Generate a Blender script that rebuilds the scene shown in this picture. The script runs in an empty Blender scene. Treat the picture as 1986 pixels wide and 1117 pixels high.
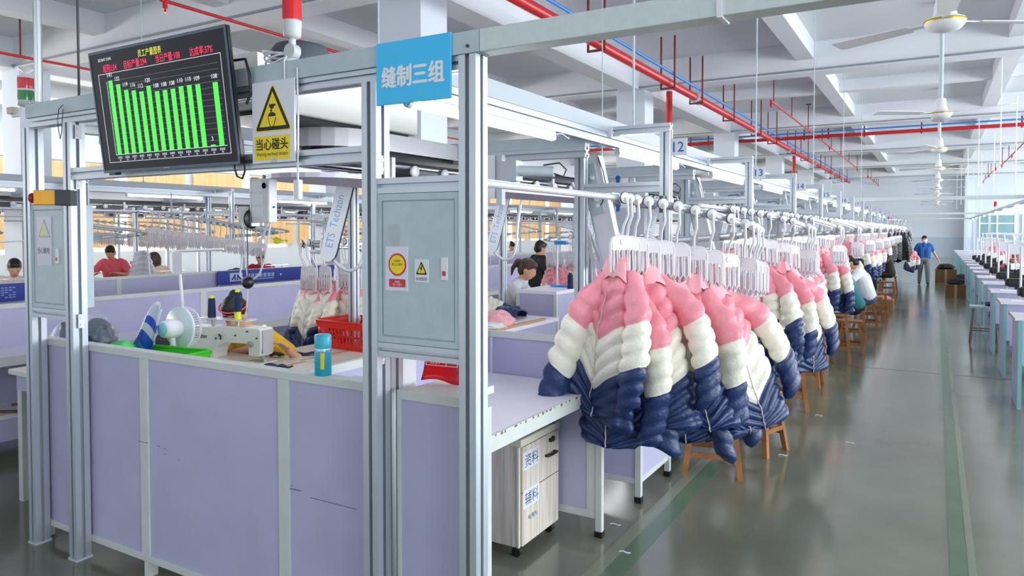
import bpy, bmesh, math, random
from mathutils import Vector, Matrix, noise
S=bpy.context.scene; C=S.collection
R=math.radians; PI=math.pi
random.seed(7)
# ---------------------------------------------------------------- camera
cam=bpy.data.objects.new('camera',bpy.data.cameras.new('camera')); C.objects.link(cam); S.camera=cam
cam.location=(0,0,1.7); cam.rotation_euler=(R(90-1.6),0,R(30.3))
cam.data.sensor_width=36; cam.data.lens=36*1406/1986; cam.data.shift_y=-73.5/1986
cam.data.clip_start=.05; cam.data.clip_end=200
cam.data.dof.use_dof=False
# ---------------------------------------------------------------- world, daylight, exposure
W=bpy.data.worlds.new('sky'); S.world=W; W.use_nodes=True
bg=W.node_tree.nodes['Background']; bg.inputs[0].default_value=(.86,.93,1,1); bg.inputs[1].default_value=.66
S.view_settings.view_transform='Standard'; S.view_settings.look='None'
S.view_settings.exposure=0.97; S.view_settings.gamma=1; S.view_settings.use_curve_mapping=False
try:
    S.cycles.use_denoising=True; S.cycles.max_bounces=7; S.cycles.diffuse_bounces=4; S.cycles.glossy_bounces=3
    S.cycles.transmission_bounces=4; S.cycles.transparent_max_bounces=6; S.cycles.sample_clamp_indirect=6
    S.cycles.caustics_reflective=False; S.cycles.caustics_refractive=False
except Exception: pass
def area(name,loc,rot,sx,sy,power,col=(1,1,1)):
    l=bpy.data.lights.new(name,'AREA'); l.shape='RECTANGLE'; l.size=sx; l.size_y=sy; l.energy=power; l.color=col
    o=bpy.data.objects.new(name,l); C.objects.link(o); o.location=loc; o.rotation_euler=rot; return o
area('daylight_right',(9.3,24,2.4),(0,R(90),0),2.6,56,2100,(.93,.97,1))      # daylight through the right-hand window band
area('daylight_left',(-23.6,22,2.9),(0,R(-90),0),2.0,50,3000,(1,.97,.93))    # daylight through the curtained windows
# ---------------------------------------------------------------- materials
def lin(c):
    return tuple((x/12.92 if x<=.04045 else ((x+.055)/1.055)**2.4) for x in (v/255 for v in c))
MATS={}
def mat(name,rgb,rough=.5,metal=0,noise_amt=0,noise_scale=8,bump=0,bump_scale=60,emit=0,alpha=1,trans=0,sheen=0,spec=.5,coat=0):
    if name in MATS: return MATS[name]
    m=bpy.data.materials.new(name); m.use_nodes=True; nt=m.node_tree; b=nt.nodes['Principled BSDF']
    c=lin(rgb); b.inputs['Base Color'].default_value=(*c,1); b.inputs['Roughness'].default_value=rough
    b.inputs['Metallic'].default_value=metal; b.inputs['Specular IOR Level'].default_value=spec
    if coat: b.inputs['Coat Weight'].default_value=coat
    if sheen: b.inputs['Sheen Weight'].default_value=sheen
    if alpha<1: b.inputs['Alpha'].default_value=alpha
    if trans: b.inputs['Transmission Weight'].default_value=trans
    if emit: b.inputs['Emission Color'].default_value=(*c,1); b.inputs['Emission Strength'].default_value=emit
    if noise_amt or bump:
        tc=nt.nodes.new('ShaderNodeTexCoord')
    if noise_amt:
        n=nt.nodes.new('ShaderNodeTexNoise'); n.inputs['Scale'].default_value=noise_scale; n.inputs['Detail'].default_value=5
        nt.links.new(tc.outputs['Object'],n.inputs['Vector'])
        r=nt.nodes.new('ShaderNodeValToRGB'); r.color_ramp.elements[0].position=.3; r.color_ramp.elements[1].position=.7
        r.color_ramp.elements[0].color=(*[x*(1-noise_amt) for x in c],1); r.color_ramp.elements[1].color=(*[min(1,x*(1+noise_amt*.6)) for x in c],1)
        nt.links.new(n.outputs['Fac'],r.inputs['Fac']); nt.links.new(r.outputs['Color'],b.inputs['Base Color'])
    if bump:
        n2=nt.nodes.new('ShaderNodeTexNoise'); n2.inputs['Scale'].default_value=bump_scale; n2.inputs['Detail'].default_value=4
        nt.links.new(tc.outputs['Object'],n2.inputs['Vector'])
        bp=nt.nodes.new('ShaderNodeBump'); bp.inputs['Strength'].default_value=bump; bp.inputs['Distance'].default_value=.01
        nt.links.new(n2.outputs['Fac'],bp.inputs['Height']); nt.links.new(bp.outputs['Normal'],b.inputs['Normal'])
    MATS[name]=m; return m
ALU=mat('anodised_aluminium',(196,203,212),.38,.55,.04,3)
TRUNK=mat('trunking_grey_white',(176,183,193),.45)
ALUD=mat('aluminium_edge',(150,158,170),.45,.5)
STEEL=mat('grey_painted_steel',(186,200,208),.5,.1,.06,14,.05,180)
CHROME=mat('polished_steel',(215,218,222),.18,.9)
WHITE=mat('white_paint',(232,234,238),.45)
WPLAST=mat('white_plastic',(226,226,232),.35,noise_amt=.03)
CLEAR=mat('clear_plastic',(236,230,236),.25,alpha=.76)
LAV=mat('lavender_laminate',(184,184,216),.45,0,.045,5,.02,400)
RAIL=mat('pale_grey_rail',(208,213,212),.5,0,.06,9)
TOPL=mat('pale_laminate',(240,237,250),.35,0,.03,6)
CREAM=mat('cream_table',(226,222,212),.4,0,.04,6)
BLACK=mat('black_plastic',(22,23,27),.35)
DARK=mat('dark_grey',(58,61,68),.45)
RUBBER=mat('black_rubber',(14,14,15),.7)
PIPE=mat('fire_red_paint',(196,30,34),.35,0,.08,5)
PIPED=mat('dark_red_bracket',(120,28,30),.5)
BLUEP=mat('blue_pipe',(62,132,214),.4)
WALLM=mat('wall_paint',(214,222,234),.7,0,.02,.6)
CEIL=mat('ceiling_paint',(222,226,232),.8,0,.03,.5)
DADO=mat('wall_dado',(188,201,217),.6)
SIGNB=mat('sign_blue',(64,198,255),.45,0,.03,30)
BANB=mat('banner_blue',(20,52,160),.45)
YEL=mat('sign_yellow',(246,216,20),.5)
SIGNW=mat('sign_white',(226,228,236),.5)
INK=mat('black_ink',(28,26,30),.6)
INKB=mat('blue_ink',(40,110,190),.6)
INKN=mat('navy_ink',(40,48,84),.6)
WHITEINK=mat('white_ink',(238,240,244),.5)
REDINK=mat('red_ink',(206,52,62),.5)
TUBE=mat('lit_tube',(250,252,255),.4,emit=19)
REDL=mat('red_lens',(214,18,30),.2,coat=.5)
GREENL=mat('green_lens',(10,130,60),.2,coat=.5)
RUBY=mat('red_basket',(226,32,34),.35,noise_amt=.05)
LIME=mat('green_basket',(66,208,38),.35)
WOOD=mat('stool_wood',(156,104,58),.5,0,.25,7,.1,40)
ASH=None
NAVY=mat('navy_nylon',(27,49,98),.38,0,.1,10,.38,52)
PINK=mat('pink_nylon',(240,150,164),.4,0,.04,10,.34,52)
CREAMN=mat('cream_nylon',(240,236,222),.42,0,.03,10,.36,52)
PLIN=mat('pink_lining',(246,176,186),.5,0,.05,9,.2,25)
SKIN=mat('skin',(214,160,128),.55,0,.05,10)
HAIR=mat('black_hair',(26,22,22),.45,0,.2,60,.3,160)
BROWNH=mat('brown_hair',(70,44,34),.45,0,.2,60,.3,160)
CYAN=mat('cyan_can',(30,168,196),.3)
NAVYT=mat('navy_thread',(22,36,80),.7,0,.1,200,.3,400)
PINKT=mat('pink_thread',(250,150,168),.7,0,.1,200,.3,400)
NEON=mat('neon_yellow',(226,232,30),.5)
BROWNB=mat('cardboard',(178,134,88),.75,0,.08,12)
TEAL=mat('teal_edge',(120,178,180),.5)
# ---------------------------------------------------------------- mesh builder
class MB:
    def __init__(s): s.v=[]; s.f=[]; s.m=[]; s.sm=[]
    def add(s,vs,fs,mi=0,smooth=False,M=None):
        o=len(s.v)
        s.v+= [tuple(M@Vector(p)) for p in vs] if M else [tuple(p) for p in vs]
        for f in fs: s.f.append(tuple(i+o for i in f)); s.m.append(mi); s.sm.append(smooth)
        return s
    def box(s,a,b,mi=0,M=None):
        x0,y0,z0=a; x1,y1,z1=b
        return s.add([(x0,y0,z0),(x1,y0,z0),(x1,y1,z0),(x0,y1,z0),(x0,y0,z1),(x1,y0,z1),(x1,y1,z1),(x0,y1,z1)],
            [(0,3,2,1),(4,5,6,7),(0,1,5,4),(1,2,6,5),(2,3,7,6),(3,0,4,7)],mi,False,M)
    def cbox(s,c,d,mi=0,M=None):
        return s.box([c[i]-d[i]/2 for i in range(3)],[c[i]+d[i]/2 for i in range(3)],mi,M)
    def rbox(s,a,b,r,mi=0,axis=2,n=4,M=None):   # box with four rounded edges along axis
        u,v=[i for i in range(3) if i!=axis]
        pts=[]
        for cx,cy,a0 in ((b[u]-r,b[v]-r,0),(a[u]+r,b[v]-r,90),(a[u]+r,a[v]+r,180),(b[u]-r,a[v]+r,270)):
            for k in range(n+1):
                t=R(a0+90*k/n); pts.append((cx+r*math.cos(t),cy+r*math.sin(t)))
        return s.prism(pts,a[axis],b[axis],axis,mi,M)
    def prism(s,pts,h0,h1,axis=2,mi=0,M=None):
        n=len(pts); u,v=[i for i in range(3) if i!=axis]
        def P(p,h):
            q=[0,0,0]; q[u]=p[0]; q[v]=p[1]; q[axis]=h; return q
        vs=[P(p,h0) for p in pts]+[P(p,h1) for p in pts]
        fs=[tuple(range(n))[::-1],tuple(range(n,2*n))]+[(i,(i+1)%n,n+(i+1)%n,n+i) for i in range(n)]
        return s.add(vs,fs,mi,False,M)
    def cyl(s,p0,p1,r,n=12,mi=0,r1=None,cap=True,smooth=True,M=None):
        p0=Vector(p0); p1=Vector(p1); d=(p1-p0).normalized()
        a=d.orthogonal().normalized(); b=d.cross(a); r1=r if r1 is None else r1
        vs=[p0+(a*math.cos(2*PI*i/n)+b*math.sin(2*PI*i/n))*r for i in range(n)]+[p1+(a*math.cos(2*PI*i/n)+b*math.sin(2*PI*i/n))*r1 for i in range(n)]
        s.add(vs,[(i,(i+1)%n,n+(i+1)%n,n+i) for i in range(n)],mi,smooth,M)
        if cap: s.add(vs,[tuple(range(n))[::-1],tuple(range(n,2*n))],mi,False,M)
        return s
    def tube(s,path,r,n=8,mi=0,M=None,closed=False,rad=None):
        path=[Vector(p) for p in path]; m=len(path); rings=[]; prev=None
        for i,p in enumerate(path):
            if closed: d=path[(i+1)%m]-path[i-1]
            else: d=path[min(i+1,m-1)]-path[max(i-1,0)]
            d=d.normalized() if d.length>1e-9 else Vector((0,0,1))
            if prev is None: a=d.orthogonal().normalized()
            else:
                a=prev-d*prev.dot(d); a=a.normalized() if a.length>1e-6 else d.orthogonal().normalized()
            prev=a; b=d.cross(a); rr=rad[i] if rad else r
            rings.append([p+(a*math.cos(2*PI*k/n)+b*math.sin(2*PI*k/n))*rr for k in range(n)])
        vs=[q for g in rings for q in g]; fs=[]
        for i in range(m if closed else m-1):
            j=(i+1)%m
            for k in range(n): fs.append((i*n+k,i*n+(k+1)%n,j*n+(k+1)%n,j*n+k))
        s.add(vs,fs,mi,True,M)
        if not closed: s.add(rings[0],[tuple(range(n))[::-1]],mi,False,M); s.add(rings[-1],[tuple(range(n))],mi,False,M)
        return s
    def lathe(s,prof,c=(0,0,0),n=24,mi=0,axis=2,smooth=True,M=None):
        vs=[]; 
        for r,h in prof:
            for k in range(n):
                t=2*PI*k/n; q=[0,0,0]; u,v=[i for i in range(3) if i!=axis]
                q[u]=r*math.cos(t); q[v]=r*math.sin(t); q[axis]=h; vs.append([q[i]+c[i] for i in range(3)])
        fs=[(i*n+k,i*n+(k+1)%n,(i+1)*n+(k+1)%n,(i+1)*n+k) for i in range(len(prof)-1) for k in range(n)]
        s.add(vs,fs,mi,smooth,M)
        for i,fl in ((0,1),(len(prof)-1,0)):
            if prof[i][0]>1e-4: s.add(vs[i*n:(i+1)*n],[tuple(range(n))[::-1] if fl else tuple(range(n))],mi,False)
        return s
    def ell(s,c,r,n=16,m=10,mi=0,M=None,fn=None):
        vs=[]
        for i in range(m+1):
            ph=PI*i/m
            for k in range(n):
                t=2*PI*k/n; p=Vector((math.sin(ph)*math.cos(t),math.sin(ph)*math.sin(t),math.cos(ph)))
                q=Vector((c[0]+p.x*r[0],c[1]+p.y*r[1],c[2]+p.z*r[2]))
                if fn: q=fn(q,p)
                vs.append(q)
        fs=[(i*n+k,(i+1)*n+k,(i+1)*n+(k+1)%n,i*n+(k+1)%n) for i in range(m) for k in range(n)]
        return s.add(vs,fs,mi,True,M)
    def grid(s,nu,nv,fn,mi=0,mf=None,wrap=False,smooth=True):
        vs=[fn(i/(nu if wrap else nu-1),j/(nv-1)) for j in range(nv) for i in range(nu)]
        o=len(s.v); s.v+=[tuple(p) for p in vs]
        for j in range(nv-1):
            for i in range(nu if wrap else nu-1):
                i2=(i+1)%nu
                s.f.append((o+j*nu+i,o+j*nu+i2,o+(j+1)*nu+i2,o+(j+1)*nu+i)); s.m.append(mf(i,j) if mf else mi); s.sm.append(smooth)
        return s
    def ext(s,a,b,axis,mi=0):                      # slotted aluminium extrusion filling the box a..b along axis
        u,v=[i for i in range(3) if i!=axis]
        w=b[u]-a[u]; h=b[v]-a[v]; q=min(w,h); cx=(a[u]+b[u])/2; cy=(a[v]+b[v])/2
        n_=q*.125; c_=q*.2; d1=q*.07; d2=q*.27; A=w/2; B=h/2
        side=lambda L,D:[(-L,-D),(-n_,-D),(-n_,-D+d1),(-c_,-D+d1),(-c_*.8,-D+d2),(c_*.8,-D+d2),(c_,-D+d1),(n_,-D+d1),(n_,-D)]
        pts=[]
        for k,(L,D) in enumerate(((A,B),(B,A),(A,B),(B,A))):
            c,sn=[(1,0),(0,1),(-1,0),(0,-1)][k]
            pts+=[(x*c-y*sn,x*sn+y*c) for x,y in side(L,D)]
        return s.prism([(cx+x,cy+y) for x,y in pts],a[axis],b[axis],axis,mi)
    def build(s,name,mats,parent=None,loc=None,bevel=0,rot=None):
        me=bpy.data.meshes.new(name); me.from_pydata(s.v,[],s.f)
        for m in (mats if isinstance(mats,(list,tuple)) else [mats]): me.materials.append(m)
        me.polygons.foreach_set('material_index',s.m); me.polygons.foreach_set('use_smooth',s.sm); me.update()
        o=bpy.data.objects.new(name,me); C.objects.link(o)
        if parent: o.parent=parent
        if loc: o.location=loc
        if rot: o.rotation_euler=rot
        if bevel:
            b=o.modifiers.new('edge','BEVEL'); b.width=bevel; b.segments=2; b.limit_method='ANGLE'; b.angle_limit=R(40)
        return o
def mb(): return MB()
def thing(name,label,cat,loc=(0,0,0),rz=0,group=None,rot=None):
    o=bpy.data.objects.new(name,None); C.objects.link(o); o.empty_display_size=.1
    o.location=loc; o.rotation_euler=rot if rot else (0,0,rz); return tag(o,label,cat,group)
def tag(o,label,cat,group=None):
    o['label']=label; o['category']=cat
    if group: o['group']=group
    return o
def struct(o): o['kind']='structure'; return o
def kids(o): return [c for c in o.children]
def dup(root,loc,rz=None,label=None,group=None,rot=None,scale=None):
    def cp(o,par):
        c=o.copy(); C.objects.link(c); c.parent=par
        for ch in list(o.children): cp(ch,c)
        return c
    r=cp(root,None); r.location=loc
    if rz is not None: r.rotation_euler=(0,0,rz)
    if rot is not None: r.rotation_euler=rot
    if scale is not None: r.scale=(scale,)*3
    if label: r['label']=label
    if group: r['group']=group
    return r
def text(body,name,material,w,h=None,parent=None,M=None,off=0,bold=0):
    """lettering as a flat mesh: fitted to w x h, centred on the origin of M in its local XY plane"""
    cu=bpy.data.curves.new(name,'FONT'); cu.body=body; cu.offset=off; cu.resolution_u=2; cu.align_x='CENTER'; cu.space_line=1.15
    o=bpy.data.objects.new(name,cu); C.objects.link(o); dg=bpy.context.evaluated_depsgraph_get()
    me=bpy.data.meshes.new_from_object(o.evaluated_get(dg)); bpy.data.objects.remove(o); bpy.data.curves.remove(cu)
    xs=[v.co.x for v in me.vertices]; ys=[v.co.y for v in me.vertices]
    x0,x1,y0,y1=min(xs),max(xs),min(ys),max(ys); sx=w/(x1-x0); sy=h/(y1-y0) if h else sx
    for v in me.vertices: v.co=Vector(((v.co.x-(x0+x1)/2)*sx,(v.co.y-(y0+y1)/2)*sy,0))
    if bold:                                       # heavier strokes: the outline again, shifted a hair each way
        vs=[v.co.copy() for v in me.vertices]; fs=[tuple(q.vertices) for q in me.polygons]; V2=[]; F2=[]
        for i,(dx,dy) in enumerate(((0,0),(bold,0),(-bold,0),(0,bold*.7),(0,-bold*.7))):
            o_=len(V2); V2+=[c+Vector((dx,dy,i*2e-5)) for c in vs]; F2+=[tuple(j+o_ for j in f) for f in fs]
        me=bpy.data.meshes.new(name); me.from_pydata(V2,[],F2)
    if M: me.transform(M)
    me.materials.clear(); me.materials.append(material)
    t=bpy.data.objects.new(name,me); C.objects.link(t)
    if parent: t.parent=parent
    return t
FY=lambda x,y,z:Matrix.Translation((x,y,z))@Matrix.Rotation(R(90),4,'X')                 # text plane facing -Y
FX=lambda x,y,z:Matrix.Translation((x,y,z))@Matrix.Rotation(R(90),4,'Z')@Matrix.Rotation(R(90),4,'X')   # facing +X
ORD=['first','second','third','fourth','fifth','sixth','seventh','eighth','ninth','tenth','eleventh','twelfth','thirteenth','fourteenth','fifteenth','sixteenth','seventeenth','eighteenth','nineteenth','twentieth']
# ---------------------------------------------------------------- the hall
def floor_mat():
    m=bpy.data.materials.new('polished_floor'); m.use_nodes=True; nt=m.node_tree; b=nt.nodes['Principled BSDF']
    tc=nt.nodes.new('ShaderNodeTexCoord')
    n=nt.nodes.new('ShaderNodeTexNoise'); n.inputs['Scale'].default_value=.9; n.inputs['Detail'].default_value=6
    n2=nt.nodes.new('ShaderNodeTexNoise'); n2.inputs['Scale'].default_value=240; n2.inputs['Detail'].default_value=2
    r=nt.nodes.new('ShaderNodeValToRGB'); r.color_ramp.elements[0].position=.3; r.color_ramp.elements[1].position=.72
    r.color_ramp.elements[0].color=(*lin((110,113,97)),1); r.color_ramp.elements[1].color=(*lin((132,135,119)),1)
    mx=nt.nodes.new('ShaderNodeMixRGB'); mx.blend_type='MULTIPLY'; mx.inputs[0].default_value=.45
    r2=nt.nodes.new('ShaderNodeValToRGB'); r2.color_ramp.elements[0].position=.35; r2.color_ramp.elements[1].position=.65
    r2.color_ramp.elements[0].color=(.6,.6,.6,1); r2.color_ramp.elements[1].color=(1,1,1,1)
    L=nt.links.new
    L(tc.outputs['Object'],n.inputs['Vector']); L(tc.outputs['Object'],n2.inputs['Vector']); L(n.outputs['Fac'],r.inputs['Fac']); L(n2.outputs['Fac'],r2.inputs['Fac'])
    L(r.outputs['Color'],mx.inputs[1]); L(r2.outputs['Color'],mx.inputs[2]); L(mx.outputs['Color'],b.inputs['Base Color'])
    n3=nt.nodes.new('ShaderNodeTexNoise'); n3.inputs['Scale'].default_value=.5; L(tc.outputs['Object'],n3.inputs['Vector'])
    mr=nt.nodes.new('ShaderNodeMapRange'); mr.inputs['To Min'].default_value=.1; mr.inputs['To Max'].default_value=.2
    L(n3.outputs['Fac'],mr.inputs['Value']); L(mr.outputs['Result'],b.inputs['Roughness']); b.inputs['Specular IOR Level'].default_value=1.0
    return m
FLOOR=floor_mat()
struct(mb().box((-24.2,-8,-.12),(9.7,52.2,0)).build('floor',FLOOR))
struct(mb().box((-24.2,-8,5.35),(9.7,52.2,5.5)).build('ceiling',CEIL))
STRIPE=mat('floor_green_line',(92,116,92),.22,0,.1,3); STRIPE2=mat('floor_worn_line',(128,136,116),.22,0,.1,3); SEAM=mat('floor_seam',(92,94,84),.4)
ti=[0]
def trim(m,mm,bevel=0):
    ti[0]+=1; return struct(m.build('trim_%d'%ti[0],mm))
trim(mb().box((.085,2.5,.0005),(.16,17.8,.0015)),STRIPE); trim(mb().box((.165,2.5,.0005),(.2,17.8,.0015)),STRIPE2)
trim(mb().box((-1.40,1.2,.0005),(-1.30,9,.0015)),STRIPE); trim(mb().box((-1.48,1.2,.0005),(-1.41,9,.0015)),STRIPE2)
for y in (9.9,17.9,26): trim(mb().box((-1.9,y,.0004),(2.4,y+.02,.001)),SEAM)
# walls
def wall_with_holes(name,x0,x1,y0,y1,zs,holes,m):
    b=mb(); ys=y0
    for (h0,h1) in holes:
        b.box((x0,ys,0),(x1,h0,5.35)); b.box((x0,h0,0),(x1,h1,zs[0])); b.box((x0,h0,zs[1]),(x1,h1,5.35)); ys=h1
    b.box((x0,ys,0),(x1,y1,5.35)); struct(b.build(name,m))
LW=[(2+5.2*k,6.4+5.2*k) for k in range(9)]; RW=[(-6+8*k,1.2+8*k) for k in range(7)]
wall_with_holes('wall_left',-24.2,-24,-8,52,(.95,3.9),LW,WALLM)
wall_with_holes('wall_right',9.5,9.7,-8,52,(.95,3.9),RW,WALLM)
struct(mb().box((-24.2,52,0),(9.7,52.2,5.35)).build('wall_far',WALLM))
trim(mb().box((-6,51.96,0),(9.4,52,1.25)),DADO); trim(mb().box((1.46,50.9,0),(1.62,52,5.35)),WALLM)
GLASS=mat('window_glass',(225,238,244),.15,emit=1.4); WG2=mat('office_glass',(130,168,176),.12)
wi=[0]
def window(lo,hi,axis,npan,glass,fr=WHITE):
    wi[0]+=1; g=mb().box(lo,hi).build('window_%d'%wi[0],glass); struct(g); f=mb()
    u=1 if axis==0 else 0
    for i in range(npan+1):
        c=lo[u]+(hi[u]-lo[u])*i/npan; a=list(lo); b=list(hi); a[u]=c-.04; b[u]=c+.04; a[axis]-=.03; b[axis]+=.03; f.box(a,b)
    for z in (lo[2],hi[2],lo[2]+(hi[2]-lo[2])*.68):
        a=list(lo); b=list(hi); a[2]=z-.035; b[2]=z+.035; a[axis]-=.028; b[axis]+=.028; f.box(a,b)
    f.build('window_frame',fr,g)
for a,b in LW: window((-24.12,a,.95),(-24.08,b,3.9),0,4,GLASS)
for a,b in RW: window((9.58,a,.95),(9.62,b,3.9),0,5,GLASS)
window((2.27,51.9,1.0),(4.03,51.96,2.6),1,2,WG2); window((4.4,51.9,1.0),(8.4,51.96,2.6),1,4,WG2)
# beams and columns
for i,y in enumerate((-1.2,7.2,15.2,23.4,31.6,39.8,48)):
    struct(mb().box((-24,y,4.77),(9.5,y+.42,5.36)).build('ceiling_beam',CEIL))
    struct(mb().box((-24,y-.035,4.80),(9.5,y-.005,4.83)).build('trim_%d'%(20+i),ALUD))
for y in (3,11.3,19.4,27.6,35.8,44): struct(mb().box((-24,y,5.08),(9.5,y+.25,5.36)).build('ceiling_beam',CEIL))
for x in (-19.4,-12.35,-9.2,-2.25,1.2,4.7): struct(mb().box((x-.16,-8,5.02),(x+.16,52,5.36)).build('ceiling_beam',CEIL))
for x in (-15.4,-5.87,8): struct(mb().box((x-.22,-8,4.771),(x+.22,52,5.36)).build('ceiling_beam',CEIL))
for x in (-15.4,-5.87):
    for y in (7.24,15.24,23.44,31.64,39.84,48): struct(mb().box((x-.33,y,0),(x+.33,y+.56,4.9)).build('column',WALLM))
# curtains: wavy sheets on a rail
def curtain_mat():
    return mat('orange_curtain',(240,200,148),.7,0,.06,3,.05,60)
CUR=curtain_mat()
def curtain(y0,y1,label,grp):
    b=mb(); n=int((y1-y0)/.045)
    b.grid(n,5,lambda u,v:(-23.86+.05*math.sin(u*(y1-y0)*2*PI/.26)+.02*math.sin(u*37),y0+u*(y1-y0),3.86-2.75*v))
    o=thing('curtain',label,'curtain',group=grp); b.build('fabric',CUR,o)
    mb().cyl((-23.86,y0-.08,3.9),(-23.86,y1+.08,3.9),.02,8).build('rail',ALUD,o); return o
k=0
cw={0:'at the front end of the row',1:'beside the column',2:'with a bright gap at its side',3:'behind the sewing machine',4:'seen above the tube lamps',5:'past the middle',6:'towards the far end',7:'in the distance',8:'at the far end'}
for k,(a,b) in enumerate(LW):
    c=(a+b)/2
    curtain(a-.25,c-.18,'orange pleated curtain, near half of the wall window '+cw[k],'orange curtains on the left wall')
    curtain(c+.2,b+.25,'orange pleated curtain, farther half of the wall window '+cw[k],'orange curtains on the left wall')
# ---------------------------------------------------------------- fire pipes
p=thing('fire_main_pipe','thick red fire main running along the hall under the ceiling beam','pipe')
mb().cyl((-4.35,-3,4.45),(-4.35,46,4.45),.078,16).build('pipe_run',PIPE,p)
for y in (9.3,14.9,20.6,26,32,38):
    cp=mb(); cp.cyl((-4.35,y,4.45),(-4.35,y+.12,4.45),.1,16); cp.cyl((-4.35,y+.03,4.45),(-4.35,y+.05,4.45),.118,16); cp.build('coupling',STEEL,p)
def bracket(x,y,z,par,top=5.3):
    b=mb(); 
    for s in (-1,1): b.box((x+s*.13-.012,y-.02,z-.11),(x+s*.13+.012,y+.02,top))
    b.box((x-.142,y-.02,z-.13),(x+.142,y+.02,z-.1)); return b.build('hanger_bracket',PIPED,par)
for y in (5.5,9.9,13.2,15.05,17.8,20.9,23.2,26.6,29.5,33,36.5,40,43.5): bracket(-4.35,y,4.45,p)
bp=thing('water_pipe','slim blue water pipe running along the top of the red fire main','pipe')
mb().cyl((-4.27,-3,4.61),(-4.27,46,4.61),.026,8).build('pipe_run',BLUEP,bp)
bp.children[0]['label']='blue pipe'
p=thing('fire_cross_pipe','red pipe crossing the hall from side to side below the fans','pipe')
mb().cyl((-15,24.3,4.59),(8,24.3,4.59),.052,12).build('pipe_run',PIPE,p)
for x in (-7.2,-6.6,-3.6,-2.9,-1.9,-.4,2,4): mb().box((x-.02,24.28,4.5),(x+.02,24.32,5.34)).build('hanger_bracket',PIPED,p)
bp=thing('water_pipe','slim blue water pipe above the red pipe that crosses the hall','pipe')
mb().cyl((-15,24.25,4.73),(8,24.25,4.73),.026,8).build('pipe_run',BLUEP,bp)
for y,w in ((16.5,'by the second column'),(33.7,'by the fourth column')):
    p=thing('fire_riser','vertical red riser pipe dropping from the fire main '+w,'pipe')
    mb().cyl((-5.4,y,0.0),(-5.4,y,4.92),.07,14).build('pipe_run',PIPE,p)
    mb().box((-5.55,y-.03,3.85),(-5.36,y+.03,3.9)).build('wall_clamp',PIPED,p)
def sprinkler(x,y0,y1,label,rods):
    p=thing('sprinkler_branch',label,'sprinkler pipe',group='thin red sprinkler branches')
    mb().cyl((x,y0,4.6),(x,y1,4.6),.024,10).build('pipe_run',PIPE,p)
    for y in rods: b=mb(); b.cyl((x,y,4.6),(x,y,5.34),.014,6); b.box((x-.07,y-.02,5.32),(x+.07,y+.02,5.345)); b.build('hanger_rod',PIPED,p)
    for y in (y0+.06,(y0+y1)/2,y1-.06):
        h=mb(); h.cyl((x,y,4.62),(x,y,4.5),.03,8); h.lathe([(.012,4.5),(.012,4.47),(.03,4.462),(.03,4.458)],(x,y,0),8); h.build('sprinkler_head',PIPE,p)
sprinkler(-3.24,17.05,38,'thin red sprinkler pipe hanging on rods left of the fans',(17.4,19.8,22.6,25.6,28,31,34,37.8))
sprinkler(-3.21,43.5,51.8,'short thin red sprinkler pipe on rods towards the far wall, left of the fans',(43.6,46,48.4,50,51.6))
sprinkler(2.5,29,39,'thin red sprinkler pipe hanging on rods right of the fans',(29.5,32.5,35.4,38.8))
sprinkler(2.4,41,51.5,'thin red sprinkler pipe near the far wall, right of the fans',(41.5,44.5,47,49.5))
sprinkler(-13.27,4,22,'thin red sprinkler pipe above the left column',(6.4,11,15,20))
sprinkler(-8.48,5.73,26,'thin red sprinkler pipe passing behind the red warning lamp',(7.85,12.5,17,21,25))
# ---------------------------------------------------------------- ceiling fans
def make_fan(loc,rot,label):
    f=thing('ceiling_fan',label,'ceiling fan',loc,rot,'white ceiling fans above the aisle')
    b=mb(); b.cyl((0,0,.14),(0,0,2.33),.022,10); b.build('down_rod',STEEL,f)
    mb().lathe([(.03,2.2),(.09,2.3),(.1,2.345)],n=16).build('ceiling_canopy',WHITE,f)
    mb().lathe([(.03,.2),(.05,.185),(.06,.1),(.07,.06)],n=20).build('motor_cap',WHITE,f)
    h=mb(); h.lathe([(.02,-.035),(.05,-.032),(.09,-.018),(.112,.008),(.118,.026),(.112,.042),(.06,.065)],n=28); h.build('motor_housing',WHITE,f)
    mb().lathe([(.1175,.02),(.120,.027),(.1175,.034)],n=28).build('gold_ring',mat('gold_trim',(196,160,40),.3,.8),f)
    for k in range(3):
        M=Matrix.Rotation(R(120*k),4,'Z')@Matrix.Translation((.09,0,.03))@Matrix.Rotation(R(9),4,'X')
        b=mb(); b.box((0,-.02,-.004),(.16,.02,.004),0,M); b.build('blade_arm',WHITE,f)
        b=mb(); pts=[(.12,-.05),(.64,-.07),(.655,-.055),(.655,.055),(.64,.07),(.12,.05)]; b.prism(pts,-.003,.003,2,0,M); b.build('blade',WHITE,f)
    return f
fl=['nearest to the front, with a gold ring','over the aisle, next after the nearest one','third along the aisle, beyond the cross pipe','fourth along the aisle','fifth along the aisle','sixth along the aisle','seventh along the aisle','eighth along the aisle','ninth along the aisle, small in the distance','last along the aisle by the far wall']
F0=make_fan((.03,5.3,2.97),R(-88),'white three-blade ceiling fan '+fl[0])
for i in range(1,10): dup(F0,(.03,5.3+4.13*i,2.97),R([-88,-28,10,-70,25,-15,50,5,33,-60][i]),'white three-blade ceiling fan '+fl[i])
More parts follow.
